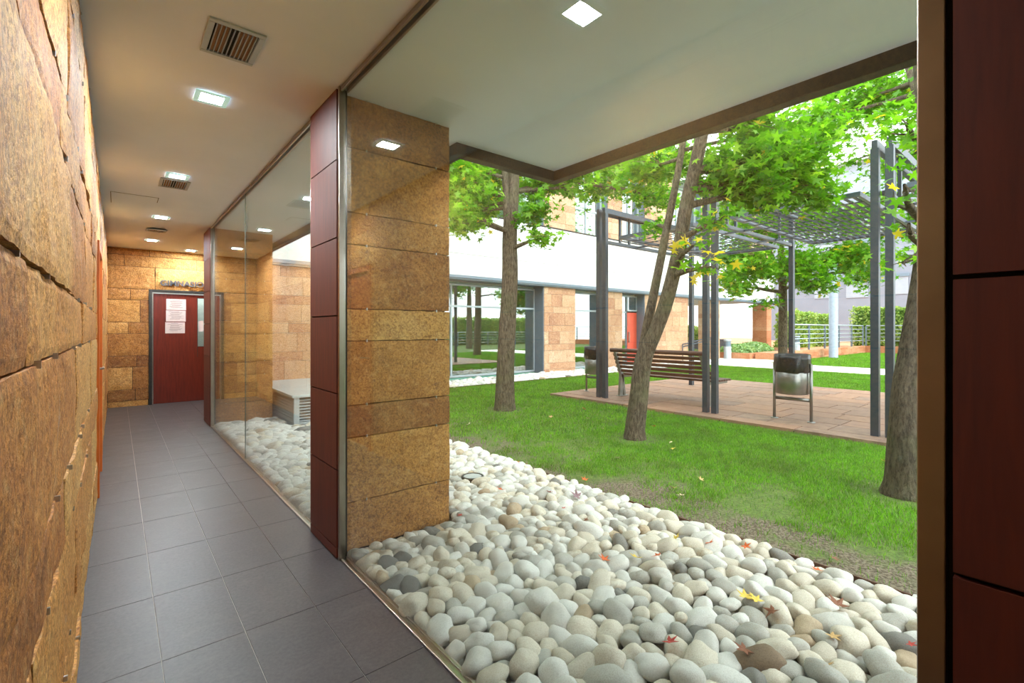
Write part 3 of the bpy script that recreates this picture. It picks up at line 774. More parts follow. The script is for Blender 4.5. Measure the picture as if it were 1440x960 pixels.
for (a, b) in ((4.06, 5.55), (1.80, 3.46), (-.35, 1.34), (-2.6, -.9)):
    mb = MB(); x0, x1 = 7.2, 10.62; z = 3.05
    mb.box(x0, x0+.05, a, b, z-.03, z+.03); mb.box(x1-.05, x1, a, b, z-.03, z+.03); mb.box(x0+.05, x1-.05, a, a+.04, z-.03, z+.03); mb.box(x0+.05, x1-.05, b-.04, b, z-.03, z+.03)
    n = int((b-a)/.098)
    for i in range(1, n): y = a+(b-a)*i/n; mb.bar((x0+.05, y, z), (x1-.05, y, z), .06, .014, up=(0, -.35, 1))
    for i in range(1, 9): x = x0+(x1-x0)*i/9; mb.box(x-.008, x+.008, a+.04, b-.04, z-.03, z-.016)
    for x in (8.3, 9.6):
        for (p, q) in ((a-.34, a), (b, b+.34)): mb.box(x-.02, x+.02, p, q, z-.03, z)
    mb.build('lattice_panel', plain('slat_grey', lin(92,98,112), .4, .2), pg)

# ================================================================== BENCH
bn = thing('bench', (7.95, 4.95, .03), 'dark slatted park bench on the patio behind the forked tree', 'bench', world=True)
y0, y1 = 3.98, 5.93
for i in range(5):
    z = .845-i*.078; x = 7.50+(.93-z)*.42; mb = MB(); mb.bar((x, y0, z), (x, y1, z), .058, .028, up=(1, 0, .42)); mb.build('back_slat', 'slatwood', bn, bevel=.006)
mb = MB(); mb.tube([(7.49, y0-.03, .935), (7.49, y1+.03, .935)], .04, 14); mb.build('top_rail', 'slatwood', bn, True)
for i in range(7):
    x = 7.80+i*.085; mb = MB(); mb.box(x-.034, x+.034, y0, y1, .44+.0*i, .475); mb.build('seat_slat', 'slatwood', bn, bevel=.006)
for y in (y1-.07, y0+.10):
    mb = MB()
    mb.bar((7.66, y, .03), (7.70, y, .46), .05, .10); mb.bar((7.70, y, .42), (7.50, y, .92), .05, .075)
    mb.bar((7.66, y, .415), (8.36, y, .415), .05, .05); mb.bar((7.78, y, .03), (7.72, y, .42), .05, .06)
    mb.box(7.58, 7.86, y-.05, y+.05, .03, .042)
    mb.build('leg', 'benchmetal', bn, bevel=.004)

# ================================================================== BINS
def bin_(loc, label, rot=0):
    t = thing('litter_bin', loc, label, 'bin', 'litter bins on the patio'); t.rotation_euler.z = rot
    mb = MB()
    for y in (-.243, .243):
        mb.tube([(0, y, 0), (0, y, .82)], .02, 12); mb.lathe((0, y, 0), [(0, .012), (.05, .012), (.05, 0)], 14)
    mb.bar((0, -.243, .305), (0, .243, .305), .02, .045)
    for y in (-.21, .21): mb.bar((0, y-.035, .76), (0, y+.035, .76), .015, .02)
    mb.build('stand', 'binmetal', t, True)
    mb = MB(); mb.lathe((0,0,0), [(0,.385), (.205,.385), (.213,.395), (.213,.925), (.205,.925), (.2,.42), (0,.42)], 36)
    rr = random.Random(1)
    mb.build('bucket', 'binmetal', t, True)
    # bag folded over the rim
    n = 64; prof = [(.19,.72), (.2,.93), (.212,.955), (.224,.945), (.226,.88), (.229,.80), (.231,.72), (.224,.70)]
    mb = MB(); base = 0
    for i, (r_, z) in enumerate(prof):
        for k in range(n):
            th = 2*PI*k/n; w = noise.noise(Vector((math.cos(th)*5, math.sin(th)*5, z*9)))*.016*(i > 1) ; zz = z+(noise.noise(Vector((math.cos(th)*2, math.sin(th)*2, 4)))*.03 if i > 5 else 0)
            mb.v.append(((r_+w+.004)*math.cos(th), (r_+w+.004)*math.sin(th), zz))
    for i in range(len(prof)-1):
        for k in range(n): k2 = (k+1) % n; mb.face([i*n+k, i*n+k2, (i+1)*n+k2, (i+1)*n+k])
    mb.build('bin_bag', 'bag', t, True)
    return t
B1 = bin_((7.5, 2.69, .032), 'steel litter bin with black bag standing alone on the patio')
copy_thing(B1, (7.66, 6.5, .032), 0, 'litter bin with black bag behind the double post, beside the bench')

# ================================================================== FACADE BUILDING ACROSS
fb = thing('office_building', (11, 11, 0), 'building across the garden with peach stone piers and white band', 'building', world=True)
FYY = EY; P = lambda u, z, n: (u, FYY-n, z)
piersL = [(1.9, 4.0), (10.1, 11.5), (13.17, 13.97), (15.35, 18.4)]
piersU = [(-.1, 2.6), (5.2, 6.4), (10.1, 11.5), (13.17, 13.97), (15.35, 17.2), (19.5, 21), (24, 26.9)]
for i, (a, b) in enumerate(piersL):
    mb = MB(); stone_wall(mb, P, a, b, -.05, 2.66, 100+i, (.4, .85), .3, joint=.006, th=.03); mb.box(a+.005, b-.005, FYY+.028, FYY+.43, -.1, 2.66, 1)
    mb.build('stone_pier', ['stone_pale', M['bluegrey']], fb)
for i, (a, b) in enumerate(piersU):
    mb = MB(); stone_wall(mb, P, a, b, 4.5, 7.4, 120+i, (.4, .85), .3, joint=.006, th=.03); mb.box(a+.005, b-.005, FYY+.028, FYY+.5, 4.5, 7.4, 1)
    mb.build('stone_pier', ['stone_pale', M['bluegrey']], fb)
# white band of panels
mb = MB(); zz = [2.78, 3.35, 3.92, 4.47]
mb.box(1.98, 26.9, FYY-.02, FYY+.6, 2.78, 4.46, 1); mb.box(-.3, 1.98, FYY+.26, FYY+.6, 3.12, 4.46, 1)
for r_ in range(3):
    x = -.3-(.57 if r_ % 2 else 0)+.19
    while x < 26.9:
        a, b = max(x, 1.98), min(x+1.13, 26.9)
        if b-a > .05: mb.box(a+.005, b-.005, FYY-.05, FYY-.02, zz[r_]+.005, zz[r_+1]-.005, 0)
        x += 1.13
for i in range(3):
    mb.box(26.9, 26.93, FYY-.05, FYY+6, zz[i]+.005, zz[i+1]-.005, 0)
mb.box(20, 26.88, FYY+.6, FYY+6, 2.78, 4.46, 1)
mb.build('white_band', ['white_panel', plain('pale_panel_joint', lin(205,205,205), .8)], fb)
mb = MB(); mb.box(1.98, 26.95, FYY-.07, FYY+.5, 2.66, 2.775); mb.box(1.98, 26.95, FYY-.10, FYY-.07, 2.70, 2.775); mb.build('metal_lintel', 'bluegrey', fb, bevel=.004)
mb = MB(); mb.box(-.3, 26.95, FYY-.06, FYY+.0, 4.475, 4.51); mb.box(-.3, 26.9, FYY-.1, FYY+8, 7.4, 8.4, 1); mb.build('coping', ['fascia', 'white_panel'], fb)
def winpart(x0, x1, z0, z1, rec, bars_x=(), bars_z=(), wall=True):
    y = FYY+rec; w = .055; mb = MB()
    mb.box(x0, x0+w, y-.03, y+.03, z0, z1); mb.box(x1-w, x1, y-.03, y+.03, z0, z1); mb.box(x0+w, x1-w, y-.03, y+.03, z0, z0+w); mb.box(x0+w, x1-w, y-.03, y+.03, z1-w, z1)
    for b in bars_x: mb.box(b-w/2, b+w/2, y-.03, y+.03, z0+w, z1-w)
    for b in bars_z: mb.box(x0+w, x1-w, y-.028, y+.028, b-w/2, b+w/2)
    f = mb.build('window', 'palegrey', fb, bevel=.003)
    mb = MB(); mb.box(x0+w*.5, x1-w*.5, y-.004, y+.004, z0+w*.5, z1-w*.5); g_ = mb.build('pane', 'glass_out', f)
    return f
winpart(4.0, 10.08, .02, 2.6, .42, (7.0,), (1.98,))
winpart(11.5, 13.15, .02, 2.6, .42, (), (1.98,))
winpart(13.99, 14.68, .02, 2.6, .36, (14.66,), (1.98,))
winpart(14.70, 15.33, 2.02, 2.6, .36)
for (a, b) in ((2.6, 5.2), (6.4, 10.1), (11.5, 13.17), (13.97, 15.35), (17.2, 19.5), (21, 24)):
    n = max(1, round((b-a)/.9)); winpart(a+.02, b-.02, 4.55, 7.3, .3, [a+(b-a)*k/n for k in range(1, n)], (5.4,))
mb = MB()
for x in (10.06, 13.15, 15.31): mb.box(x, x+.02, FYY+.0, FYY+.44, 0, 2.66)
mb.build('reveal', 'bluegrey', fb)
mb = MB(); mb.box(14.72, 15.30, FYY+.34, FYY+.38, .02, 1.97); rd = mb.build('door', 'red', fb, bevel=.003)
mb = MB(); mb.box(14.76, 14.79, FYY+.28, FYY+.31, .85, 1.25); mb.box(14.76, 14.79, FYY+.30, FYY+.34, .88, .9); mb.box(14.76, 14.79, FYY+.30, FYY+.34, 1.2, 1.22); mb.build('handle', 'steel', rd).location = (0,0,0)
mb = MB(); mb.box(1.9, 18.4, FYY+4.5, FYY+4.6, -.1, 2.7); mb.box(1.9, 18.4, FYY+.45, FYY+4.5, 2.62, 2.66); mb.box(1.85, 1.9, FYY+.5, FYY+4.6, -.1, 2.7)
mb.box(18.3, 18.4, FYY+.43, FYY+4.5, -.1, 2.66); mb.box(11.45, 11.5, FYY+.43, FYY+4.5, 0, 2.62)
mb.box(1.9, 20, FYY+4, FYY+4.1, 4.5, 7.4)
mb.build('inner_wall', 'interior', fb)
mb = MB(); mb.box(4.0, 18.3, FYY+.40, FYY+4.5, -.1, .01); mb.build('inner_floor', 'gymfloor', fb)
# porch pillars
for k, (x, lab) in enumerate(((20.6, 'peach stone porch pillar nearer the red door, seen between double posts'), (26.2, 'banded orange stone porch pillar at the far corner of the white band'))):
    t = thing('porch_pillar', (x+.28, FYY+.4, 0), lab, 'pillar', 'pillars of the far porch', 'thing', world=True); mb = MB()
    for (Pm, a, b) in ((lambda u, z, n: (u, FYY-n+.02, z), x, x+.56), (lambda u, z, n: (x-n, u, z), FYY+.05, FYY+.76)):
        stone_wall(mb, Pm, a, b, 0, 2.66, 140+k, (2, 3), .3, joint=.006, th=.028, fixed={q: [] for q in range(12)})
    mb.box(x+.027, x+.56, FYY+.047, FYY+.76, 0, 2.66, 1)
    mb.build('stone_cladding', ['stone_pale' if k == 0 else 'orange_stone', 'orange_stone'], t)
# exercise machines behind the glass
def machine(loc, rot, label):
    t = thing('exercise_machine', loc, label, 'exercise machine', 'exercise machines behind the facade glass'); t.rotation_euler.z = rot
    mb = MB(); mb.box(-.3, .3, -.8, .8, 0, .16); mb.build('base', 'frame', t, bevel=.02)
    mb = MB(); mb.tube([(-.28,.6,.1),(-.28,.75,1.2),(-.28,.4,1.28)], .025, 10); mb.tube([(.28,.6,.1),(.28,.75,1.2),(.28,.4,1.28)], .025, 10); mb.bar((-.28,.75,1.2), (.28,.75,1.2), .05, .2); mb.build('handrail', 'palegrey', t, True)
    return t
m1 = machine((8.0, 12.4, .01), .5, 'pale exercise machine behind the large facade window, left of the first trunk')
copy_thing(m1, (9.7, 12.6, .01), -.4, 'pale exercise machine behind the large facade window, right of the first trunk')
mb = MB(); mb.box(10.0, 10.06, 11.9, 12.6, .02, 1.0); tag(mb.build('gym_mat', 'blue', bevel=.01), 'blue upright mat behind the right edge of the large facade window', 'mat')

# ================================================================== FAR GROUND, RAILING, HEDGES, BUILDINGS
mb = MB(); mb.box(-40, 90, -60, 90, -.6, -.31); structure(mb.build('ground_base', 'concrete'))
mb = MB(); P = lambda u, z, n: (u, 8.0-n, z)
stone_wall(mb, P, 22.2, 33, -.02, .40, 200, (.6, 1.1), .3, th=.03); mb.box(22.2, 33.0, 8.03, 8.25, -.1, .40, 0, (.5,.5,.5)); structure(mb.build('wall_terrace', 'orange_stone'))
mb = MB(); mb.box(33.0, 33.25, -12, 8.25, -.1, .40, 0, (.3,.4,.5)); structure(mb.build('wall_lawn_end', 'orange_stone'))
mb = MB(); mb.box(28.6, 60, 8.25, 30, -.1, .30, 0, (.8,.4,.5)); mb.box(33.25, 60, -12, 8.25, -.1, .3, 0, (.8,.4,.5))
mb.box(22.2, 28.6, 8.25, 9.5, -.1, .30, 0, (.8,.4,.5)); structure(mb.build('ground_terrace', 'orange_stone'))
t = thing('low_planter', (24, 10.5, 0), 'low orange stone planter of small bushes beside the concrete path', 'planter', world=True)
mb = MB(); mb.box(21.9, 22.1, 9.6, 12.5, 0, .26, 0, (.5,.2,.3)); mb.box(22.1, 28, 9.6, 9.8, 0, .26, 0, (.4,.6,.3)); mb.build('wall', 'orange_stone', t)
mb = MB(); mb.box(22.1, 28, 9.8, 12.5, 0, .2); mb.build('soil', 'soil', t)

def rail(pts, label, nposts, z0=.40, h=1.15):
    t = thing('railing', (pts[0][0], pts[0][1], z0), label, 'railing', world=True); a, b = Vector(pts[0]), Vector(pts[1])
    for k in range(5):
        mb = MB(); z = z0+h-k*.21; mb.tube([(a.x, a.y, z), (b.x, b.y, z)], .03 if k == 0 else .02, 8); mb.build('rail', 'palegrey', t, True)
    for i in range(nposts):
        p = a.lerp(b, i/(nposts-1)); mb = MB(); mb.box(p.x-.035, p.x+.035, p.y-.035, p.y+.035, z0, z0+h-.02); mb.build('post', 'bluegrey', t)
    return t
rail([(22.5, 8.12), (33, 8.12)], 'pale metal railing on the orange wall before the hedge, left part', 6)
rail([(33.12, 8.0), (33.12, -11)], 'pale metal railing along the hedge at the right end of the far lawn', 8)
rail([(6, -10), (30, -10)], 'metal railing reflected in the large facade window', 9, 0, 1.1)

def scatter_leaves(p, nrm, size, g, up=.4):
    """diamond leaves at p with normals around nrm"""
    n = len(p); N = nrm+g.normal(size=(n, 3))*.7; N /= np.linalg.norm(N, axis=1)[:, None]
    a = np.cross(N, g.normal(size=(n, 3))); a /= np.linalg.norm(a, axis=1)[:, None]; b = np.cross(N, a); s = size*g.uniform(.6, 1.3, n)[:, None]
    V = np.stack([p-a*s, p-b*s*.5, p+a*s, p+b*s*.5], 1).reshape(-1, 3); Fc = np.arange(n)[:, None]*4+np.arange(4); return V, Fc
def hedge(name, x0, x1, y0, y1, z0, z1, n, size, label, seed, mat='hedgeleaf'):
    g = np.random.default_rng(seed); dims = np.array([x1-x0, y1-y0, z1-z0]); areas = np.array([dims[1]*dims[2], dims[0]*dims[2], dims[0]*dims[1]])
    ax = g.choice(3, n, p=areas/areas.sum()); p = g.random((n, 3)); side = g.random(n) < .5
    nr = np.zeros((n, 3))
    for k in range(3):
        m = ax == k; sd = np.where(side[m], 1., 0.) if k < 2 else np.ones(m.sum()); p[m, k] = sd; nr[m, k] = sd*2-1
    P_ = np.array([x0, y0, z0])+p*dims
    bumps = np.array([noise.fractal(Vector(q)*.9, 1, 2, 3) for q in P_])[:, None]; P_ += nr*(bumps*.22+g.normal(size=(n, 1))*.05)
    V, Fc = scatter_leaves(P_, nr, size, g); e = .12
    cb = np.array([[a, b, c] for a in (x0+e, x1-e) for b in (y0+e, y1-e) for c in (z0-.02, z1-e)])
    Fb = np.array([[0,1,3,2],[4,6,7,5],[0,4,5,1],[2,3,7,6],[0,2,6,4],[1,5,7,3]])+len(V)
    t = np.clip(g.normal(.5, .25, n)+bumps[:, 0]*.4, 0, 1)
    o = npmesh(name, np.concatenate([V, cb]), np.concatenate([Fc, Fb]), mat, np.concatenate([t, np.zeros(6)]))
    return tag(o, label, 'hedge')
hedge('hedge', 34, 35.4, -3, 8.9, .3, 2.55, 22000, .075, 'long clipped hedge behind the railing beyond the far lawn', 1)
hedge('hedge', 28.8, 35.4, 10.2, 11.2, .3, 2.2, 12000, .075, 'clipped hedge on the terrace beside the orange porch pillar', 2)
hedge('hedge', 4, 34, -13, -12, 0, 2.3, 14000, .1, 'clipped hedge mirrored in the large facade window', 3)
def shrub(c, r, n, size, label, seed, mat='shrubleaf', nm='low_shrub', grp='low shrubs by the far porch'):
    g = np.random.default_rng(seed); d = g.normal(size=(n, 3)); d[:, 2] = np.abs(d[:, 2]); d /= np.linalg.norm(d, axis=1)[:, None]
    p = np.array(c)+d*np.array(r)*g.uniform(.8, 1.05, (n, 1)); V, Fc = scatter_leaves(p, d, size, g)
    Vi, Fi = ico(2); Vi = Vi*np.array(r)*.82; Vi[:, 2] = np.maximum(Vi[:, 2], -.02); Vi += np.array(c)
    # core stored as quads (degenerate fourth corner avoided by pairing triangles as separate faces)
    o = npmesh(nm, np.concatenate([V, Vi]), np.concatenate([np.concatenate([Fc[:, [0,1,2]], Fc[:, [0,2,3]]]), Fi+len(V)]), mat, np.concatenate([np.tile(np.clip(g.normal(.5,.25,n),0,1), 2), np.zeros(len(Fi))]))
    return tag(o, label, 'shrub', grp)
shrub((23.2, 10.8, .18), (1.0, .8, .45), 1800, .07, 'low grey green bush in the orange planter near the bollard', 11)
shrub((25.4, 11.0, .18), (1.3, .9, .5), 2200, .07, 'wide low bush in the orange planter beside the porch pillar', 12)
shrub((20.9, 11.9, .0), (.7, .6, .42), 1200, .06, 'small rounded bush beside the grey bollard', 13)
shrub((19.0, 13.2, 0), (.6, .9, 1.3), 1800, .09, 'dark green bush behind the bench at the porch entrance', 14, 'hedgeleaf', 'tall_shrub', None)
shrub((26.5, 15.2, .3), (2.1, .9, 1.25), 3500, .10, 'pale green bush under the porch before the white house', 15, 'hedgeleaf', 'tall_shrub', None)
t = thing('planter_box', (25, 14, 0), 'long dark grey planter box under the porch', 'planter', world=True)
mb = MB(); mb.box(22.5, 28.5, 13.9, 14.0, 0, .75); mb.box(22.5, 22.6, 14.0, 16.4, 0, .75); mb.box(28.4, 28.5, 14.0, 16.4, 0, .75); mb.box(22.6, 28.4, 16.3, 16.4, 0, .75); mb.build('box', 'pergola', t); mb = MB(); mb.box(22.6, 28.4, 14.0, 16.3, 0, .7); mb.build('soil', 'soil', t)
def bollard(p, r_, h, label):
    t = thing('bollard', p, label, 'bollard', 'grey bollards along the path')
    mb = MB(); mb.lathe((0,0,0), [(r_,0), (r_,h*.62), (r_*.92,h*.63)], 24); mb.build('body', 'palegrey', t, True)
    mb = MB(); mb.lathe((0,0,0), [(r_*.92,h*.63), (r_*.92,h*.9)], 24); mb.build('lamp_ring', 'bluegrey', t, True)
    mb = MB(); mb.lathe((0,0,0), [(r_*.92,h*.9), (r_*1.03,h*.91), (r_*1.03,h*.98), (r_*.9,h), (0,h)], 24); mb.build('cap', 'palegrey', t, True)
q = ground(1023, 504); bollard(q, .16, .88, 'grey cylindrical bollard beside the concrete path near the porch')
q = at(1120, 490, 21.5); bollard((q.x, q.y, .3), .14, .75, 'short grey bollard behind the left end of the railing')
# column
t = thing('lamp_post', ground(1172, 503), 'thick pale grey round column standing on the far lawn', 'column')
mb = MB(); mb.lathe((0,0,-.03), [(.26,0), (.26,.04), (.185,.05), (.18,4.6), (0,4.62)], 28); mb.build('shaft', plain('column_paint', lin(140,150,164), .5), t, True)
# stair rail by the porch
t = thing('handrail', (18.6, 9.6, 0), 'short sloping dark handrail behind the bench by the porch', 'handrail', world=True)
a, b = at(960, 484, 19.5), at(1000, 474, 21.0)
for dz in (0, -.1):
    mb = MB(); mb.tube([a+Vector((0,0,dz)), b+Vector((0,0,dz))], .022, 8); mb.build('rail', 'pergola', t, True)
for p in (a, b): mb = MB(); mb.tube([(p.x, p.y, 0), p], .02, 8); mb.build('post', 'pergola', t, True)

# background buildings
bd = thing('white_house', (30, 22, 0), 'white house with grey shutters seen beyond the porch', 'building', world=True)
mb = MB(); mb.box(14, 44, 22, 30, -.1, 9); mb.build('wall', 'white_panel', bd)
for (x0, x1, z0, z1) in ((30.5, 32.6, 1.0, 3.0), (43.0-3, 43.6-2.2, 3, 6), (36.5, 38, 1.0, 3.2), (22, 24, 1, 3)):
    mb = MB(); mb.box(x0, x1, 21.95, 22, z0, z1); mb.box(x0-.08, x0, 21.92, 22, z0-.08, z1+.08); mb.box(x1, x1+.08, 21.92, 22, z0-.08, z1+.08); mb.build('window', 'shutter', bd)
bd = thing('grey_house', (50, 12, 0), 'blue grey house with shuttered windows behind the hedge', 'building', world=True)
mb = MB(); mb.box(48, 60, -6, 20, -.1, 12.6); mb.build('wall', 'greyblock', bd)
mb = MB(); mb.box(47.6, 60, -8, 21, 15.5, 22); mb.box(48.5, 60, -6, 20, 12.6, 15.5, 1); mb.build('roof_block', ['white_panel', 'shutter'], bd)
for (px, py0, py1, pw) in ((1205, 399, 419, 31), (1160, 399, 420, 30), (1262, 390, 414, 30), (1205, 345, 366, 31), (1160, 345, 366, 30)):
    u0, u1 = (px-pw/2-720)/F, (px+pw/2-720)/F
    ys = [47.9*(CA-SA*u)/(SA+CA*u) for u in (u0, u1)]; d = 47.9*SA+ys[0]*CA
    mb = MB(); mb.box(47.93, 48.0, min(ys), max(ys), H+(HY-py1)*d/F, H+(HY-py0)*d/F)
    mb.box(47.85, 47.93, min(ys)-.1, max(ys)+.1, H+(HY-py0)*d/F, H+(HY-py0)*d/F+.25, 1); mb.build('window', ['shutter', 'bluegrey'], bd)

# ================================================================== TREES
def leaf_template():
    pts = []; lob = [(90, 1.0), (32, .92), (-28, .72), (208, .72), (148, .92)]
    ang = sorted([(a, r, 1) for a, r in lob], key=lambda q: -q[0] % 360)
    seq = [(-90, .12)] ; 
    out = [(-90+0, .10), (-62, .34), (-28, .72), (2, .36), (32, .92), (61, .40), (90, 1.0), (119, .40), (148, .92), (178, .36), (208, .72), (242, .34)]
    V = [(0, 0, 0)]
    for a, r_ in out:
        x, y = r_*math.cos(math.radians(a)), r_*math.sin(math.radians(a)); V.append((x, y, -.16*(r_**2)+.05*abs(x)))
    Fc = [(0, 1+i, 1+(i+1) % len(out)) for i in range(len(out))]
    return np.array(V), np.array(Fc)
LV, LF = leaf_template()
def leaves_mesh(name, pts, size, g, parent, yellow=0.0, tint0=.45, tsd=.2):
    n = len(pts)
    # leaf normals mostly upward, blades hanging outward
    N = g.normal(size=(n, 3))*.55+np.array([0, 0, 1.]); N /= np.linalg.norm(N, axis=1)[:, None]
    T = g.normal(size=(n, 3))+np.array([0, 0, -.5]); T -= N*(T*N).sum(1)[:, None]; T /= np.linalg.norm(T, axis=1)[:, None]; B = np.cross(T, N)
    s = size*g.uniform(.65, 1.2, n)
    V = (LV[None, :, 0, None]*B[:, None, :]+LV[None, :, 1, None]*T[:, None, :]+LV[None, :, 2, None]*N[:, None, :])*s[:, None, None]+pts[:, None, :]
    Fc = (np.arange(n)[:, None, None]*len(LV)+LF[None]).reshape(-1, 3)
    t = np.clip(g.normal(tint0, tsd, n), 0, .92); ym = g.random(n) < yellow; t[ym] = 1.0
    o = npmesh(name, V.reshape(-1, 3), Fc, 'leaf', np.repeat(t, len(LF)), parent); return o
def limb(p, q, r0, r1, rr, wob=.12, n=7):
    p, q = Vector(p), Vector(q); L = (q-p).length; pts = []; rad = []
    o1 = Vector((rr.uniform(-1,1), rr.uniform(-1,1), rr.uniform(-.2,1)))*wob*L
    for i in range(n):
        f = i/(n-1); pts.append(p.lerp(q, f)+o1*math.sin(PI*f)*.5+Vector((noise.noise(p*3+Vector((f*4,0,0))), noise.noise(p*3+Vector((0,f*4,5))), 0))*.05*L*math.sin(PI*f)); rad.append(r0+(r1-r0)*f)
    return pts, rad
def tree(label, trunks, clusters, lsize, seed, nleaf_scale=1.9):
    """trunks: [(pts, radii)]; clusters: [(centre, (rx,ry,rz), nleaves, yellow)]"""
    rr = random.Random(seed); g = np.random.default_rng(seed); base = trunks[0][0][0]
    t = thing('garden_tree', base, label, 'tree', 'broadleaf trees in the garden', world=True)
    mb = MB(); skel = []
    for pts, rad in trunks:
        P2, R2 = [], []
        for i in range(len(pts)-1):
            a, b = Vector(pts[i]), Vector(pts[i+1]); m = max(2, int((b-a).length/.09))
            p0 = Vector(pts[i-1]) if i else a-(b-a); p3 = Vector(pts[i+2]) if i+2 < len(pts) else b+(b-a)
            for k in range(m):
                f = k/m; P2.append(.5*((2*a)+(b-p0)*f+(2*p0-5*a+4*b-p3)*f*f+(-p0+3*a-3*b+p3)*f**3)); R2.append(rad[i]+(rad[i+1]-rad[i])*f)
        P2.append(Vector(pts[-1])); R2.append(rad[-1])
        mb.tube(P2, R2, 28, 0, .035, True, seed); skel += [(p, r_) for p, r_ in zip(P2, R2) if p.z > 1.9]
    mb.build('trunk', 'bark', t, True)
    bm_ = MB(); allpts = [[], []]
    for (c, rad, n, yel) in clusters:
        c = Vector(c); n = int(n*(nleaf_scale if n > 150 else 1))
        # boughs reach the cluster from the skeleton, starting below it
        cand = sorted(skel, key=lambda s_: (s_[0]-c).length + max(0, s_[0].z-c.z+.1)*1.5)[0]
        pts, rd = limb(cand[0], c, min(.035+.012*(c-cand[0]).length, cand[1]*.7), .012, rr); bm_.tube(pts, rd, 7, 0, 0, False)
        ntw = max(4, int(n/16)); per = n/ntw
        for k in range(ntw):
            d = Vector((rr.gauss(0,1), rr.gauss(0,1), rr.gauss(0,1))).normalized(); rho = rr.random()**(1/2.4)
            e = c+Vector((d.x*rad[0], d.y*rad[1], d.z*rad[2]))*rho; s0 = pts[rr.randrange(2, len(pts))]
            tp, tr = limb(s0, e, .009, .003, rr, .2, 5)
            if k % 4 == 0 or n < 150: bm_.tube(tp, tr, 4, 0, 0, False)
            for q in range(int(per+rr.random())):
                f = rr.uniform(.45, 1.08); a_ = tp[0].lerp(tp[-1], f)+Vector((rr.gauss(0,1), rr.gauss(0,1), rr.gauss(0,.8)))*lsize*1.05
                allpts[1 if rr.random() < yel else 0].append(a_[:])
    bm_.build('branches', 'bark', t, True)
    for i, pl in enumerate(allpts):
        if pl: leaves_mesh('leaves' if i == 0 else 'yellow_leaves', np.array(pl), lsize, g, t, 1.0 if i else .006)
    return t
def tp(px, py, d): return tuple(at(px, py, d))

b1 = ground(710, 575)
tree('straight single trunk tree on the lawn beside the stone pillar',
     [([(b1.x, b1.y, -.05), (b1.x, b1.y, .12), tp(711,520,8), tp(714,450,8), tp(717,390,8), tp(717,330,8.05), tp(721,262,8.1), tp(724,190,8.2), tp(728,110,8.3), tp(725,20,8.3)], [.2, .165, .148, .14, .132, .124, .108, .09, .07, .04]),
      ([tp(718,350,8.0), tp(712,300,7.95), tp(710,240,7.9), tp(704,150,7.7), tp(690,60,7.5)], [.06, .055, .05, .04, .02])],
     [(tp(645,260,7.6), (.55,.6,.45), 800, 0), (tp(640,300,7.3), (.35,.4,.3), 260, 0), (tp(664,265,7.9), (.38,.3,.4), 620, 0), (tp(645,235,7.8), (.5,.4,.35), 500, 0), (tp(655,310,7.7), (.3,.3,.2), 200, 0), (tp(676,290,8.9), (.4,.35,.35), 300, 0), (tp(752,300,7.8), (.22,.3,.3), 200, 0), (tp(766,333,7.6), (.28,.3,.12), 110, 0),
      (tp(700,250,9.2), (.8,.5,.5), 600, 0), (tp(758,262,8.3), (.3,.4,.25), 240, 0), (tp(815,235,8.2), (.6,.7,.35), 450, 0), (tp(850,270,10.3), (.6,.6,.25), 330, 0), (tp(890,235,10.0), (1.0,.9,.6), 700, 0), (tp(930,280,10.3), (.8,.7,.4), 400, 0), (tp(800,265,8.2), (.3,.3,.2), 120, 0),
      (tp(800,190,8.4), (1.2,1.2,.8), 500, 0), (tp(720,60,8.2), (1.6,1.6,.9), 900, 0), (tp(640,160,8.0), (1.3,1.3,1.0), 600, 0), (tp(560,230,8.6), (1.0,1.0,.8), 500, 0), (tp(600,300,9.0), (.8,.8,.5), 300, 0)], .085, 31)
b2 = ground(893, 615)
tree('forked tree with two leaning stems in front of the bench',
     [([(b2.x, b2.y, -.05), (b2.x, b2.y, .1), tp(898,560,5.89), tp(905,505,5.88), tp(922,465,5.8), tp(938,420,5.75), tp(955,350,5.65), tp(965,290,5.6), tp(985,200,5.45), tp(1000,120,5.3), tp(1010,20,5.2)], [.15, .122, .112, .106, .086, .083, .08, .076, .07, .055, .03]),
      ([tp(903,515,5.92), tp(908,470,5.95), tp(920,410,6.0), tp(934,340,6.1), tp(948,270,6.2), tp(962,190,6.3), tp(975,90,6.4)], [.08, .06, .054, .05, .045, .04, .02])],
     [(tp(1000,375,5.1), (.16,.16,.24), 34, .25), (tp(975,345,5.2), (.2,.2,.15), 26, .3), (tp(925,318,6.6), (.22,.25,.12), 60, 0), (tp(905,240,7.2), (.6,.45,.4), 330, .01), (tp(1025,245,5.5), (.3,.3,.28), 260, .02), (tp(955,225,7.4), (.6,.4,.35), 260, 0),
      (tp(1060,225,5.4), (.55,.5,.35), 420, 0), (tp(1120,230,5.8), (.5,.5,.33), 420, 0), (tp(1150,265,5.9), (.34,.34,.25), 260, 0), (tp(1075,270,5.6), (.5,.4,.2), 240, .02), (tp(1140,190,6.0), (.5,.5,.4), 330, 0), (tp(1060,180,5.6), (.45,.5,.4), 360, 0),
      (tp(985,60,5.4), (1.3,1.3,.6), 900, 0), (tp(1012,310,5.2), (.2,.2,.15), 50, .1)], .085, 32)
b3 = ground(1272, 694)
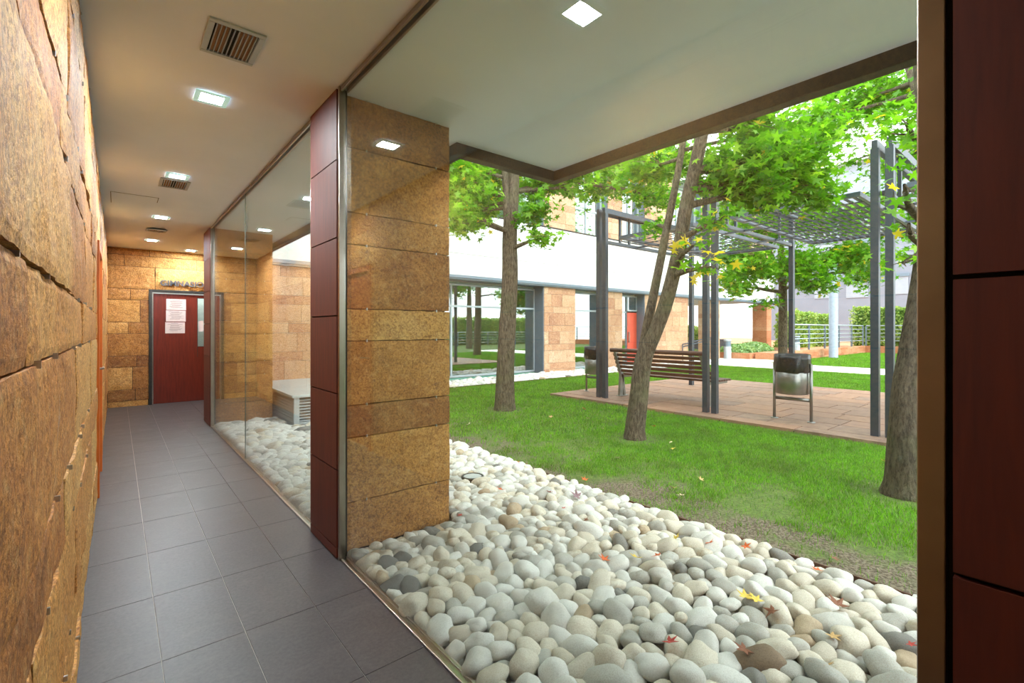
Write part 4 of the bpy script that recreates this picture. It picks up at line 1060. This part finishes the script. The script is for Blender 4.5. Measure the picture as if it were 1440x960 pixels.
tree('thick dark bark tree at the right edge beside the double post',
     [([(b3.x, b3.y, -.05), (b3.x, b3.y, .1), tp(1273,640,3.87), tp(1278,560,3.88), tp(1284,500,3.9), tp(1290,440,3.9), tp(1300,360,3.95), tp(1306,250,4.0), tp(1298,120,4.1), tp(1280,-40,4.2)], [.18, .138, .128, .118, .1, .08, .07, .065, .06, .04])],
     [(tp(1275,175,3.7), (.18,.2,.22), 40, 0), (tp(1272,260,3.5), (.09,.1,.14), 12, .25), (tp(1278,315,3.6), (.08,.08,.1), 9, .3), (tp(1270,370,3.9), (.08,.1,.08), 9, 0),
      (tp(1260,-40,4.2), (1.1,1.1,.7), 500, 0), (tp(1340,150,4.4), (.7,.7,.6), 260, 0)], .075, 33)
b4 = at(1101, 0, 14.5); b4.z = 0
tree('tree with grey trunk behind the pergola and the steel litter bin',
     [([(b4.x, b4.y, -.05), (b4.x, b4.y, .15), tp(1101,470,14.5), tp(1101,420,14.5), tp(1100,380,14.5), tp(1096,300,14.5), tp(1100,200,14.5)], [.18, .135, .125, .12, .1, .07, .04]), ([tp(1100,400,14.5), tp(1080,350,14.0), tp(1050,310,13.5)], [.08, .07, .03])],
     [(tp(1055,375,13.4), (1.0,1.0,.5), 520, .03), (tp(1030,400,13.2), (.7,.6,.4), 260, .05), (tp(1120,370,13.2), (1.2,1.0,.6), 700, 0), (tp(1150,395,13.0), (.7,.7,.4), 300, 0), (tp(1190,365,13.5), (1.1,1.0,.5), 520, .05), (tp(1225,385,13.8), (.7,.8,.5), 260, .05),
      (tp(1070,320,14), (1.4,1.3,.7), 620, 0), (tp(1035,360,13.6), (.8,.7,.5), 300, .03), (tp(1215,350,13.2), (.9,.9,.6), 300, .05), (tp(1140,310,14), (1.5,1.3,.8), 600, 0), (tp(1200,310,14), (1.2,1.2,.8), 460, 0), (tp(1100,230,14.5), (2.2,2.2,1.4), 900, 0), (tp(1015,300,14), (1.0,1.0,.7), 300, 0), (tp(1080,425,13.4), (.35,.35,.25), 90, .05)], .11, 34)
b5 = Vector((14.6, 1.6, 0))
tree('tall tree whose crown fills the upper right beyond the pergola',
     [([(b5.x, b5.y, -.05), (b5.x, b5.y, .15), (14.6, 1.7, 2.5), (14.4, 2.0, 4.5), (14.2, 2.4, 6.5), (14, 2.8, 8.5)], [.28, .2, .17, .14, .1, .05])],
     [(tp(1250,150,12.5), (1.5,1.5,1.0), 600, .01), (tp(1195,150,12.5), (1.3,1.3,.9), 420, .01), (tp(1265,230,12.5), (1.0,1.0,.8), 340, .01), (tp(1160,165,12.5), (1.3,1.2,.9), 360, .01), (tp(1215,115,12.5), (1.5,1.5,.9), 400, 0), (tp(1200,225,12.8), (.6,.6,.35), 90, 0), (tp(1275,300,12.5), (.8,.8,.9), 260, .02), (tp(1265,360,12.0), (.5,.6,.5), 120, .02), (tp(1230,290,13.0), (.5,.6,.5), 120, .02)], .11, 35)
b6 = Vector((20.5, 15.5, 0))
tree('pale crowned tree behind the porch seen between the leaning stems',
     [([(12.9, 8.2, -4), (12.9, 8.2, -3.9)], [.01, .01])] if False else [([(19.0, -5.5, -.05), (19, -5.5, 2.5), (18.8, -5.2, 5)], [.25, .18, .1])],
     [((19, -5.5, 5.2), (2.4,2.4,1.7), 1500, 0), ((17.5, -5, 4.2), (1.4,1.4,.8), 600, 0)], .13, 36)['label'] = 'tree mirrored in the large facade window beside the railing'

# ------------------------------------------------------------------ fallen leaves, each one
def curled(seed):
    r_ = random.Random(seed); V = []
    k1, k2 = r_.uniform(.15, .5), r_.uniform(-.2, .3)
    for (x, y, z) in LV: V.append((x, y, k1*x*x+k2*y*y+.05*noise.noise(Vector((x*3, y*3, seed)))))
    return V
FL = [(705,688,'orange','P','orange fallen leaf on white pebbles beside the ground light'), (773,691,'red','P','bright red fallen leaf on the white pebbles near the lawn edge'),
 (812,697,'purple','P','large purplish grey fallen leaf on the pebbles'), (792,714,'red','P','small dark red fallen leaf between pebbles below the purplish leaf'), (825,730,'brown','P','small brown fallen leaf on cream pebbles in mid bed'),
 (850,786,'orange','P','orange fallen leaf low in the gap between grey pebbles'), (895,783,'yellow','P','pale yellow fallen leaf draped over a pebble'), (925,780,'orange','P','curled orange brown fallen leaf beside the pale yellow leaf'),
 (950,756,'yellow','P','golden fallen leaf on pebbles near the soil edge'), (997,762,'orange','P','brownish orange fallen leaf on pebbles against the bed edge'), (648,724,'red','P','tiny dark red fallen leaf on pebbles close to the pillar'),
 (1048,767,'orange','P','flat orange leaf on pebbles beside the bare soil'), (1151,801,'orange','P','upright orange leaf at the pebble bed edge below the bare soil'), (1048,838,'yellow','P','large pale yellow leaf on cream pebbles, left of a pair'), (1064,843,'yellow','P','large pale yellow leaf on cream pebbles, right of a pair'),
 (1087,858,'brown','P','thin brown leaf below the two pale yellow leaves'), (1170,893,'tan','P','tan fallen leaf between cream pebbles at lower right'), (1162,934,'tan','P','tan fallen leaf standing beside a dark grey pebble'), (1047,912,'brown','P','dark brown fallen leaf against the large dark pebbles'),
 (941,901,'red','P','dark red fallen leaf among grey pebbles at the bottom'), (1178,849,'brown','P','small brown leaf tucked behind a large cream pebble'), (1280,905,'red','P','small red leaf on pebbles at the right edge'),
 (659,596,'pale','G','pale fallen leaf on bright grass beside the pillar'), (822,575,'orange','G','orange fallen leaf on grass near the patio edge'), (775,586,'tan','G','tan fallen leaf on grass between the two tree trunks'), (827,588,'pale','G','pale fallen leaf on grass left of the forked tree'),
 (847,602,'pale','G','small pale fallen leaf on grass close to the forked tree'), (920,599,'orange','G','orange fallen leaf on grass just right of the forked tree'), (944,621,'pale','G','pale fallen leaf on grass, right of the forked tree foot'), (947,630,'yellow','G','yellow fallen leaf just below the pale leaf on grass'),
 (867,643,'pale','G','pale fallen leaf on grass below the forked tree'), (907,644,'tan','G','small tan fallen leaf on grass below the forked tree'), (771,622,'pale','G','small pale fallen leaf in the darker grass patch'), (739,652,'orange','G','small orange leaf at the grass edge by the pebbles, right of two'), (730,650,'orange','G','small orange leaf at the grass edge by the pebbles, left of two'),
 (822,674,'orange','G','orange fallen leaf in thin grass near the pebbles'), (986,674,'tan','G','tan fallen leaf alone in the middle of the lawn'), (946,685,'tan','G','tan star shaped leaf on the lawn above the cream leaf'), (959,696,'pale','G','cream star shaped leaf lying flat on the lawn'), (1173,784,'brown','G','brown fallen leaf on the bare soil near the pebble edge'), (1243,648,'yellow','G','yellow fallen leaf on grass beside the thick tree foot')]
for i, (px, py, c, w, lab) in enumerate(FL):
    p = ground(px, py, .055 if w == 'P' else .022); me = bpy.data.meshes.new('fallen_leaf')
    me.from_pydata(curled(i), [], [tuple(int(k) for k in f) for f in LF]); me.materials.append(M['dry_'+c]); me.update()
    o = bpy.data.objects.new('fallen_leaf', me); COL.objects.link(o); rr = random.Random(i); s = rr.uniform(.035, .05)*(1.3 if 'large' in lab else .75 if 'small' in lab or 'tiny' in lab else 1)
    o.location = p; o.rotation_euler = (rr.uniform(-.4, .4), rr.uniform(-.4, .4), rr.random()*6.28); o.scale = (s, s, s)
    sm = o.modifiers.new('thick', 'SOLIDIFY'); sm.thickness = .02
    tag(o, lab, 'leaf', 'fallen leaves on the ground')

# ================================================================== LIGHT
w = bpy.data.worlds.new('overcast_sky'); S.world = w; w.use_nodes = True; nt = w.node_tree; nt.nodes.clear()
out = nt.nodes.new('ShaderNodeOutputWorld'); bg = nt.nodes.new('ShaderNodeBackground'); bg.inputs[0].default_value = (.93, .97, 1, 1); bg.inputs[1].default_value = 1.18
nt.links.new(bg.outputs[0], out.inputs[0])
sun = bpy.data.lights.new('sun', 'SUN'); sun.energy = .9; sun.angle = .7; sun.color = (1, .97, .92)
so = bpy.data.objects.new('sun', sun); COL.objects.link(so); so.rotation_euler = Vector((-.15, .75, -.85)).to_track_quat('-Z', 'Y').to_euler()

S.view_settings.view_transform = 'Standard'; S.view_settings.look = 'None'; S.view_settings.gamma = 1; S.view_settings.use_curve_mapping = False
S.view_settings.exposure = 2.0
c = S.cycles; c.use_denoising = True
try: c.denoiser = 'OPENIMAGEDENOISE'
except Exception: pass
c.max_bounces = 8; c.diffuse_bounces = 5; c.glossy_bounces = 4; c.transparent_max_bounces = 16; c.transmission_bounces = 4
c.sample_clamp_indirect = 6; c.caustics_reflective = False; c.caustics_refractive = False
